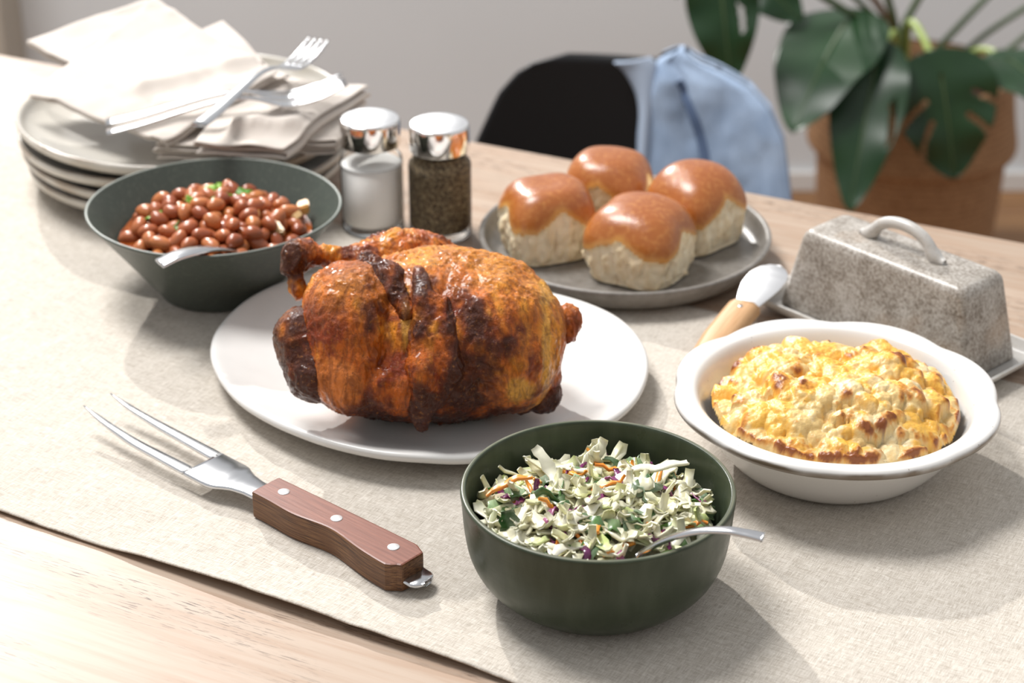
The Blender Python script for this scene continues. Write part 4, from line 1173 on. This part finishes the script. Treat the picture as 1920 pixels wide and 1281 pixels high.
# spoons standing in the bowls
def spoon(name, label, cat, path, widths, thick, bowl_at, bowl_dir, tilt):
    t = thing(name, label, cat, path[0])
    p = smooth_profile(np.array(path) - np.array(path[0]), 8)
    s = np.linspace(0, 1, len(p))
    obj('handle', strap(p, np.interp(s, *widths), thick), STEEL, t)
    th = np.linspace(0, 2 * PI, 28, endpoint=False)
    rings = [np.stack([0.021 * f * np.cos(th), 0.0145 * f * np.sin(th), -0.006 * (1 - f ** 2) + 0 * th], -1) for f in (0.02, 0.35, 0.7, 0.9, 1.0)]
    o = obj('bowl', (np.concatenate(rings), grid_faces(5, 28, wrap_v=True)), STEEL, t, tuple(np.array(bowl_at) - np.array(path[0])), (0, tilt, bowl_dir)); solid(o, 0.0012)
    return t
spoon('serving_spoon', 'steel spoon handle sticking out over the rim of the bean bowl', 'spoon', [(-0.2590, 1.3440, CLOTH + 0.0735), (-0.2480, 1.3510, CLOTH + 0.0765), (-0.2360, 1.3600, CLOTH + 0.0765), (-0.2260, 1.3700, CLOTH + 0.0738), (-0.2170, 1.3860, CLOTH + 0.066), (-0.2080, 1.4060, CLOTH + 0.0545)], ([0, 0.35, 0.7, 1], [0.0150, 0.0140, 0.0095, 0.0075]), 0.0028, (-0.200, 1.424, CLOTH + 0.047), R(64), R(18))
spoon('salad_spoon', 'slim steel spoon sunk in the coleslaw, handle over the bowl rim', 'spoon', [(0.1400, 0.9490, CLOTH + 0.0890), (0.1300, 0.9525, CLOTH + 0.0895), (0.1190, 0.9565, CLOTH + 0.0890), (0.1040, 0.9640, CLOTH + 0.0835), (0.0880, 0.9740, CLOTH + 0.0715), (0.0740, 0.9830, CLOTH + 0.0560)], ([0, 0.12, 0.5, 1], [0.0085, 0.0078, 0.0060, 0.0080]), 0.0030, (0.058, 0.994, CLOTH + 0.0350), R(146), R(14))

# ================================================================== NAPKINS AND FORKS ON THE PLATES
def napkin(label, corners, layers, gap, seed, wr=0.004, sag=0.0, ns=46, nt_=46, group='folded napkins on the plates'):
    """folded cloth: corners A,B,C,D in order; layers zigzag between the A-D side and the B-C side"""
    A, B, Cc, D = [np.array(c, float) for c in corners]
    prof = []
    for i in range(layers):
        s = np.linspace(0, 1, ns)
        if i % 2: s = s[::-1]
        prof += [(a, i * gap) for a in s]
        if i < layers - 1:
            e = 1 if i % 2 == 0 else 0
            for q in (0.25, 0.5, 0.75):
                prof.append((e + (1 if e else -1) * gap * 4.0 * math.sin(q * PI), (i + (1 - math.cos(q * PI)) / 2) * gap))
    prof = np.array(prof)
    t = np.linspace(0, 1, nt_)
    Sg, Tg = np.meshgrid(prof[:, 0], t, indexing='ij'); Hg = np.broadcast_to(prof[:, 1][:, None], Sg.shape)
    lay = np.clip(np.round(Hg / max(gap, 1e-6)), 0, layers)
    Tg2 = Tg + 0.012 * np.sin(lay * 2.3 + seed) * (Tg - 0.5) * 2
    s_, t_ = Sg[..., None], Tg2[..., None]
    P = (A * (1 - s_) + B * s_) * (1 - t_) + (D * (1 - s_) + Cc * s_) * t_
    size = np.linalg.norm(B - A)
    q = np.stack([Sg * size * 22 + seed, Tg * size * 14, lay * 0.15], -1)
    bump = wr * fbm(q, 3, seed) + wr * 0.5 * vnoise(q * 2.3, seed + 4) * (1 - np.abs(vnoise(q * 1.1, seed + 6)))
    arch = -sag * 4 * Tg * (1 - Tg)
    P[..., 2] += Hg + bump + arch + 0.0006 * np.sin(lay + Sg * 9)
    bot = P[..., 2] - Hg
    need = np.maximum(0, hget(P[..., 0], P[..., 1]) + 0.0016 - bot)
    # the same lift for every layer of a column: spread the largest over the cloth, then soften
    sc = np.clip((Sg * (ns - 1)).round().astype(int), 0, ns - 1); tcx = np.broadcast_to(np.arange(nt_), Sg.shape)
    L = np.zeros((ns, nt_)); np.maximum.at(L, (sc, tcx), need)
    A2 = L.copy()
    for _ in range(10):
        Pd = np.pad(A2, 1, mode='edge')
        A2 = np.maximum(L, (Pd[:-2, 1:-1] + Pd[2:, 1:-1] + Pd[1:-1, :-2] + Pd[1:-1, 2:]) / 4 * 0.995)
    P[..., 2] += A2[sc, tcx]
    hput(P[..., 0], P[..., 1], P[..., 2] + 0.0006)
    o = obj('cloth_napkin', (P.reshape(-1, 3), grid_faces(len(prof), nt_)), COTTON, None)
    org = P.reshape(-1, 3).mean(0); org[2] = P[..., 2].min()
    o.data.transform(Matrix.Translation(-Vector(org))); o.location = org
    solid(o, 0.0011)
    return tag(o, label, 'napkin', group)
Z0 = PLATE_TOP
GX0, GY0, GS = -0.52, 1.50, 0.002
HM = np.full((230, 190), -1.0)
_gx, _gy = np.meshgrid(GX0 + GS * np.arange(230), GY0 + GS * np.arange(190), indexing='ij')
_r = np.hypot(_gx + 0.292, _gy - 1.695)
HM[_r < 0.1475] = PLATE_TOP + 0.0008
HM[(_r > 0.128) & (_r < 0.1485)] = PLATE_TOP + 0.0205


def hcell(x, y):
    return np.clip(np.round((x - GX0) / GS).astype(int), 1, 228), np.clip(np.round((y - GY0) / GS).astype(int), 1, 188)


def hget(x, y):
    i, j = hcell(x, y)
    return np.max([HM[i + a, j + b_] for a in (-1, 0, 1) for b_ in (-1, 0, 1)], axis=0)


def hput(x, y, z):
    i, j = hcell(x, y)
    np.maximum.at(HM, (i.ravel(), j.ravel()), z.ravel())


napkin('cream napkin folded into a thick bundle, lowest at the plate rim by the salt shaker', [(-0.300, 1.588, 0.0605), (-0.150, 1.588, 0.066), (-0.130, 1.665, 0.073), (-0.285, 1.715, 0.064)][0:4], 4, 0.0040, 3, 0.0025)
napkin('cream napkin rolled over at its edge, lying on the thick bundle under the forks', [(-0.262, 1.562, 0.0775), (-0.188, 1.556, 0.0735), (-0.126, 1.668, 0.0800), (-0.235, 1.735, 0.0780)], 3, 0.0048, 9, 0.0030)
napkin('cream napkin whose corner peaks behind the others, towards the steel forks', [(-0.300, 1.640, 0.082), (-0.355, 1.745, 0.088), (-0.268, 1.798, 0.1100), (-0.196, 1.684, 0.084)], 2, 0.0032, 17, 0.0035)
napkin('cream napkin with the tallest peak, spread out under the smooth top napkin', [(-0.330, 1.660, 0.083), (-0.447, 1.782, 0.0930), (-0.338, 1.800, 0.1270), (-0.222, 1.705, 0.088)], 3, 0.0036, 23, 0.0030)
napkin('smooth cream napkin lying topmost on the plates, one corner near the fork tines', [(-0.290, 1.582, 0.0720), (-0.424, 1.684, 0.0800), (-0.329, 1.792, 0.1170), (-0.206, 1.678, 0.0960)], 2, 0.0040, 31, 0.0040, -0.006)
_F = lambda: fork('steel dinner fork with upturned tines, crossing over the two others', (-0.2555, 1.5420, 0.0760), (0, R(1), R(66)))
fork('steel dinner fork lying under the crossing one, tines towards the salt cap', (-0.3440, 1.6060, 0.0760), (R(4), R(-4), R(9)))
fork('steel dinner fork whose handle ends lowest on the bare plate', (-0.3370, 1.5720, 0.0745), (R(-4), R(-4), R(12)))
_F()

# ================================================================== CHAIR WITH JACKET
chair = thing('shell_chair', 'black moulded shell chair at the far side of the table', 'chair', (0.122, 2.13, FLOOR), R(-12))
vv = np.linspace(0, 1, 60); uu = np.linspace(-1, 1, 49)
spine = smooth_profile([(-0.36, 0.420), (-0.30, 0.440), (-0.15, 0.425), (-0.05, 0.420), (0.0, 0.440), (0.03, 0.500), (0.045, 0.580), (0.058, 0.650), (0.066, 0.693)], 8)
sd = np.r_[0, np.cumsum(np.linalg.norm(np.diff(spine, axis=0), axis=1))]; sd /= sd[-1]
sy_ = np.interp(vv, sd, spine[:, 0]); sz_ = np.interp(vv, sd, spine[:, 1])
hw = np.interp(vv, [0, 0.05, 0.3, 0.55, 0.72, 0.85, 0.93, 0.97, 0.99, 1.0], [0.15, 0.19, 0.200, 0.202, 0.190, 0.168, 0.147, 0.126, 0.104, 0.072])
U, Vg = np.meshgrid(uu, vv, indexing='ij')
HW = np.interp(Vg, vv, hw)
Xs = U * HW
back = sstep(Vg, 0.5, 0.75)
Ys = np.interp(Vg, vv, sy_) - back * 0.9 * Xs ** 2 * 1.4
Zs = np.interp(Vg, vv, sz_) + (1 - back) * 1.2 * Xs ** 2
o = obj('shell', (np.stack([Xs, Ys, Zs], -1).reshape(-1, 3), grid_faces(49, 60)), BLACKPLASTIC, chair); solid(o, 0.007)
for sx in (-1, 1):
    for y0, y1 in ((-0.28, -0.33), (-0.04, 0.03)):
        obj('leg', tube([(sx * 0.12, y0, 0.43), (sx * 0.21, y1, 0.0)], [0.014, 0.010], 10, (0, 1, 0.2)), CHAIRWOOD, chair)
# jacket: a limp flattened bag over the top of the backrest
jk = thing('denim_jacket', 'faded blue denim jacket hung over one side of the black chair back', 'jacket', (0.211, 2.091, -0.322), R(-12))
zr = np.linspace(0.0, 1.0, 56)
def jx_left(z): return np.interp(z, [0, 0.10, 0.18, 0.232, 0.268, 0.280], [-0.078, -0.080, -0.082, -0.080, -0.062, -0.040])
def jx_right(z): return np.interp(z, [0, 0.13, 0.165, 0.200, 0.232, 0.250, 0.262, 0.270, 0.280], [0.116, 0.102, 0.095, 0.087, 0.068, 0.046, 0.012, -0.018, -0.034])
zz = 0.075 + 0.205 * zr
ua = np.linspace(0, 1, 44)
Ug, Zg = np.meshgrid(ua, zz, indexing='ij')
Xg = jx_left(Zg) * (1 - Ug) + jx_right(Zg) * Ug
edge = np.minimum(np.minimum(Ug, 1 - Ug) / 0.12, (0.280 - Zg) / 0.03)
edge = np.sqrt(np.clip(edge, 0, 1))
fold = 0.010 * np.sin(Ug * 9 + Zg * 14) * np.exp(-((Ug - 0.25) / 0.25) ** 2) + 0.006 * fbm(np.stack([Xg * 26, Zg * 16, 0 * Xg], -1), 3, 6)
def shell_y(x, z):
    return np.interp(z + 0.428, spine[:, 1][-40:], spine[:, 0][-40:]) - 1.26 * (x + 0.0953) ** 2 + 0.0198
yf = shell_y(Xg, Zg) - 0.0085 - 0.012 * edge - np.abs(fold) * edge
ybk = shell_y(Xg, Zg) + 0.0085 + 0.014 * edge
Vf = np.stack([Xg, yf, Zg], -1).reshape(-1, 3); Vb = np.stack([Xg, ybk, Zg], -1).reshape(-1, 3)
Ff = grid_faces(44, 56)
body = join((Vf, Ff), (Vb, Ff[:, ::-1]))
n0 = len(Vf)
rim = [i * 56 + 55 for i in range(44)]
F = body[1] + [(rim[i], rim[i + 1], rim[i + 1] + n0, rim[i] + n0) for i in range(43)]
for i in (43,):
    F += [(i * 56 + k, i * 56 + k + 1, i * 56 + k + 1 + n0, i * 56 + k + n0)[:: (1 if i else -1)] for k in range(55)]
obj('cloth', (body[0], F), DENIM, jk)
def on_front(x, z):
    l, r = jx_left(z), jx_right(z); u = np.clip((x - l) / (r - l), 0, 1)
    e = np.sqrt(np.clip(np.minimum(np.minimum(u, 1 - u) / 0.12, (0.280 - z) / 0.03), 0, 1))
    f = 0.010 * np.sin(u * 9 + z * 14) * np.exp(-((u - 0.25) / 0.25) ** 2) + 0.006 * fbm(np.stack([x * 26, z * 16, 0 * x], -1), 3, 6)
    return shell_y(x, z) - 0.0085 - 0.012 * e - np.abs(f) * e
sp_ = smooth_profile([(-0.036, 0.250), (-0.022, 0.226), (-0.008, 0.195), (0.002, 0.160), (0.008, 0.10), (0.010, 0.02)], 7)
for dx in (0.0,):
    P = np.stack([sp_[:, 0] + dx, on_front(sp_[:, 0] + dx, sp_[:, 1]) - 0.0012, sp_[:, 1]], -1)
    obj('seam', strap(P, np.full(len(P), 0.011), 0.002, (0, -1, 0)), DENIMDARK, jk)
# turned-up collar
cp = [(x, shell_y(x, z) - 0.016, z) for x, z in ((-0.112, 0.262), (-0.098, 0.250), (-0.082, 0.222), (-0.078, 0.180), (-0.078, 0.10))]
cq = [(x, shell_y(x, z) - 0.020, z) for x, z in ((-0.070, 0.273), (-0.062, 0.262), (-0.064, 0.228), (-0.066, 0.185), (-0.068, 0.10))]
a_, b_ = smooth_profile(cp, 6), smooth_profile(cq, 6)
tt = np.linspace(0, 1, 10)
V = a_[:, None] * (1 - tt[None, :, None]) + b_[:, None] * tt[None, :, None]
V[..., 1] -= 0.006 * np.sin(tt * PI)[None]
o = obj('collar', (V.reshape(-1, 3), grid_faces(len(a_), 10)), DENIMLIGHT, jk); solid(o, 0.003)

# ================================================================== BASKET AND MONSTERA
BK = (0.640, 3.02)
basket = thing('seagrass_basket', 'round woven seagrass basket with folded-down cuff, standing on the wood floor', 'basket', (BK[0], BK[1], FLOOR), 0)
obj('body', lathe(smooth_profile([(0, 0.0), (0.11, 0.0), (0.125, 0.004), (0.138, 0.06), (0.146, 0.16), (0.150, 0.27), (0.147, 0.36), (0.143, 0.385), (0.139, 0.36), (0.138, 0.30)], 6), 72), SEAGRASS, basket)
obj('cuff', lathe(smooth_profile([(0.143, 0.388), (0.150, 0.382), (0.1545, 0.35), (0.160, 0.31), (0.1665, 0.275), (0.1660, 0.264), (0.160, 0.262), (0.152, 0.285)], 6), 72, lambda T, r, z: 1 + 0.012 * np.sin(2 * T) + 0.008 * np.sin(5 * T)), SEAGRASS, basket)
plant = thing('monstera_plant', 'potted monstera with large split dark green leaves, growing from the woven basket', 'plant', (BK[0], BK[1], FLOOR + 0.355), 0)
PO = np.array([BK[0], BK[1], FLOOR + 0.355])
o = obj('soil', lathe([(0, -0.05), (0.120, -0.05), (0.130, -0.01), (0.10, 0.004), (0.05, 0.012), (0, 0.014)], 48), SOIL, plant)
def leaf(base, tip, width, up, slits=(), droop=0.03, cup=0.12, label=None, heart=0.16):
    base, tip, up = [np.array(q, float) for q in (base, tip, up)]
    L = np.linalg.norm(tip - base); d = (tip - base) / L
    side = np.cross(d, up); side /= np.linalg.norm(side); n = np.cross(side, d)
    ns_, nt2 = 64, 56
    s = np.linspace(-heart, 1, ns_); t = np.linspace(-1, 1, nt2)
    Sg, Tg = np.meshgrid(s, t, indexing='ij')
    q = (Sg + heart) / (1 + heart)
    wv = np.sin(PI * np.clip(q, 0, 1) ** 0.72) ** 0.62 * (1 - 0.25 * q)
    hw_ = width / 2 * wv / 0.86
    bx_ = Sg * L + (np.abs(Tg) ** 1.5) * 0.0
    notch = np.clip(-Sg / heart, 0, 1)
    ly = Tg * hw_
    ly = np.sign(Tg) * (np.abs(ly) + notch * 0.12 * width * (1 - np.abs(Tg)))
    lz = cup * np.abs(ly) * 0.8 - droop * 4 * q * (1 - q) * -1 + 0.004 * np.sin(Sg * 14) * np.abs(Tg)
    P = base + d * bx_[..., None] + side * ly[..., None] + n * lz[..., None]
    F = grid_faces(ns_, nt2)
    cs, ct_ = Sg.reshape(-1)[F].mean(1), Tg.reshape(-1)[F].mean(1)
    keep = np.ones(len(F), bool)
    for (s0, t0, s1, t1, w_) in slits:        # a slot from (s0,t0) to (s1,t1)
        a = np.array([s0, t0]); b2 = np.array([s1, t1]); ab = b2 - a
        pp = np.stack([cs, ct_], -1) - a
        h_ = np.clip((pp @ ab) / (ab @ ab), 0, 1)
        keep &= (np.linalg.norm((pp - h_[:, None] * ab) * [1.0, 0.6], axis=1) > w_)
    o = obj('leaf', (P.reshape(-1, 3) - PO, F[keep]), LEAF, plant); solid(o, 0.0012)
    mid = [base + d * (x * L) + n * (droop * 4 * ((x + heart) / (1 + heart)) * (1 - (x + heart) / (1 + heart)) + 0.001) - PO for x in np.linspace(0, 0.96, 12)]
    obj('midrib', tube(mid, np.linspace(0.0026, 0.0006, 12), 6, (0.3, 0.2, 1)), STEM, o)
    if label: o['label'] = label
    return o
toC = np.array([-0.2, -0.9, 0.45])
leaf((0.292, 2.76, -0.130), (0.312, 2.72, -0.283), 0.098, (-0.1, -1, 0.2), [(0.12, 0.42, 0.34, -0.55 * -1 * 0 + 0.50, 0.035)] if False else [(0.15, -0.42, 0.50, -0.55, 0.045)], 0.012, 0.1)
leaf((0.225, 2.82, -0.095), (0.236, 2.80, -0.178), 0.06, (-0.1, -1, 0.3), (), 0.01, 0.1)
leaf((0.345, 2.90, -0.170), (0.426, 2.85, -0.231), 0.085, (-0.2, -0.8, 0.6), (), 0.012, 0.15)
leaf((0.495, 2.86, -0.240), (0.400, 2.69, -0.345), 0.150, (-0.15, -0.18, 0.97), (), 0.016, 0.08, 'pale upper leaf catching the light')
leaf((0.528, 2.79, -0.272), (0.484, 2.66, -0.452), 0.105, (-0.25, -1, 0.10), [(0.30, -0.66, 0.52, -0.86, 0.05)], 0.014, 0.16)
leaf((0.622, 2.79, -0.288), (0.650, 2.75, -0.438), 0.150, (0.05, -1, 0.32), [(0.24, 0.36, 0.44, 1.0, 0.028), (0.44, 0.32, 0.74, 0.94, 0.028), (0.22, -0.55, 0.36, -1.0, 0.028), (0.42, -0.42, 0.62, -1.0, 0.028)], 0.012, 0.06, 'dark split leaf hanging before the basket', 0.22)
leaf((0.735, 2.86, -0.296), (0.815, 2.72, -0.350), 0.12, (0.2, -0.5, 0.9), (), 0.012, 0.10)
def petiole(pts, r, mat=STEM, label=None):
    o = obj('petiole', tube(smooth_profile(np.array(pts) - PO, 7), r, 8, (0.31, -0.8, 0.52)), mat, plant)
    if label: o['label'] = label
s0 = (0.61, 3.0, -0.392)
petiole([s0, (0.56, 2.93, -0.275), (0.495, 2.86, -0.220), (0.425, 2.83, -0.170), (0.34, 2.80, -0.105), (0.292, 2.76, -0.128)], 0.0060)
petiole([(0.60, 3.0, -0.39), (0.575, 2.94, -0.28), (0.548, 2.90, -0.225), (0.515, 2.89, -0.19), (0.44, 2.86, -0.12)], 0.0055, BROWNSTEM)
petiole([(0.605, 3.0, -0.39), (0.585, 2.95, -0.28), (0.562, 2.92, -0.215), (0.545, 2.91, -0.15)], 0.0060)
petiole([(0.612, 3.01, -0.39), (0.605, 3.0, -0.30), (0.622, 3.0, -0.25), (0.66, 3.0, -0.17)], 0.0060)
petiole([(0.63, 3.02, -0.39), (0.66, 3.02, -0.34), (0.70, 3.03, -0.295), (0.76, 3.05, -0.235)], 0.0055)
petiole([(0.64, 3.03, -0.39), (0.70, 3.04, -0.355), (0.755, 3.05, -0.31), (0.86, 3.06, -0.24)], 0.0048)
petiole([(0.65, 3.03, -0.39), (0.72, 3.03, -0.375), (0.775, 3.03, -0.34), (0.86, 3.05, -0.27)], 0.0048)
petiole([(0.615, 3.0, -0.39), (0.60, 2.93, -0.262), (0.608, 2.86, -0.258), (0.617, 2.80, -0.285)], 0.0058, LIMESTEM, 'lime green stalk bending down to the dark split leaf')
petiole([(0.60, 2.99, -0.39), (0.575, 2.90, -0.268), (0.552, 2.85, -0.262), (0.528, 2.79, -0.268)], 0.0052, LIMESTEM)
petiole([(0.60, 2.99, -0.39), (0.555, 2.92, -0.262), (0.52, 2.89, -0.234), (0.495, 2.86, -0.240)], 0.0052)
petiole([(0.64, 3.0, -0.39), (0.70, 2.95, -0.315), (0.72, 2.90, -0.293), (0.735, 2.86, -0.296)], 0.0052, LIMESTEM)
petiole([(0.555, 2.90, -0.25), (0.45, 2.88, -0.165), (0.345, 2.90, -0.168)], 0.0045)

# ------------------------------------------------------------------ raise everything onto the floor at z = 0
for o in list(S.objects):
    if o.parent is None:
        o.location.z += TABLE_Z
bpy.context.view_layer.update()
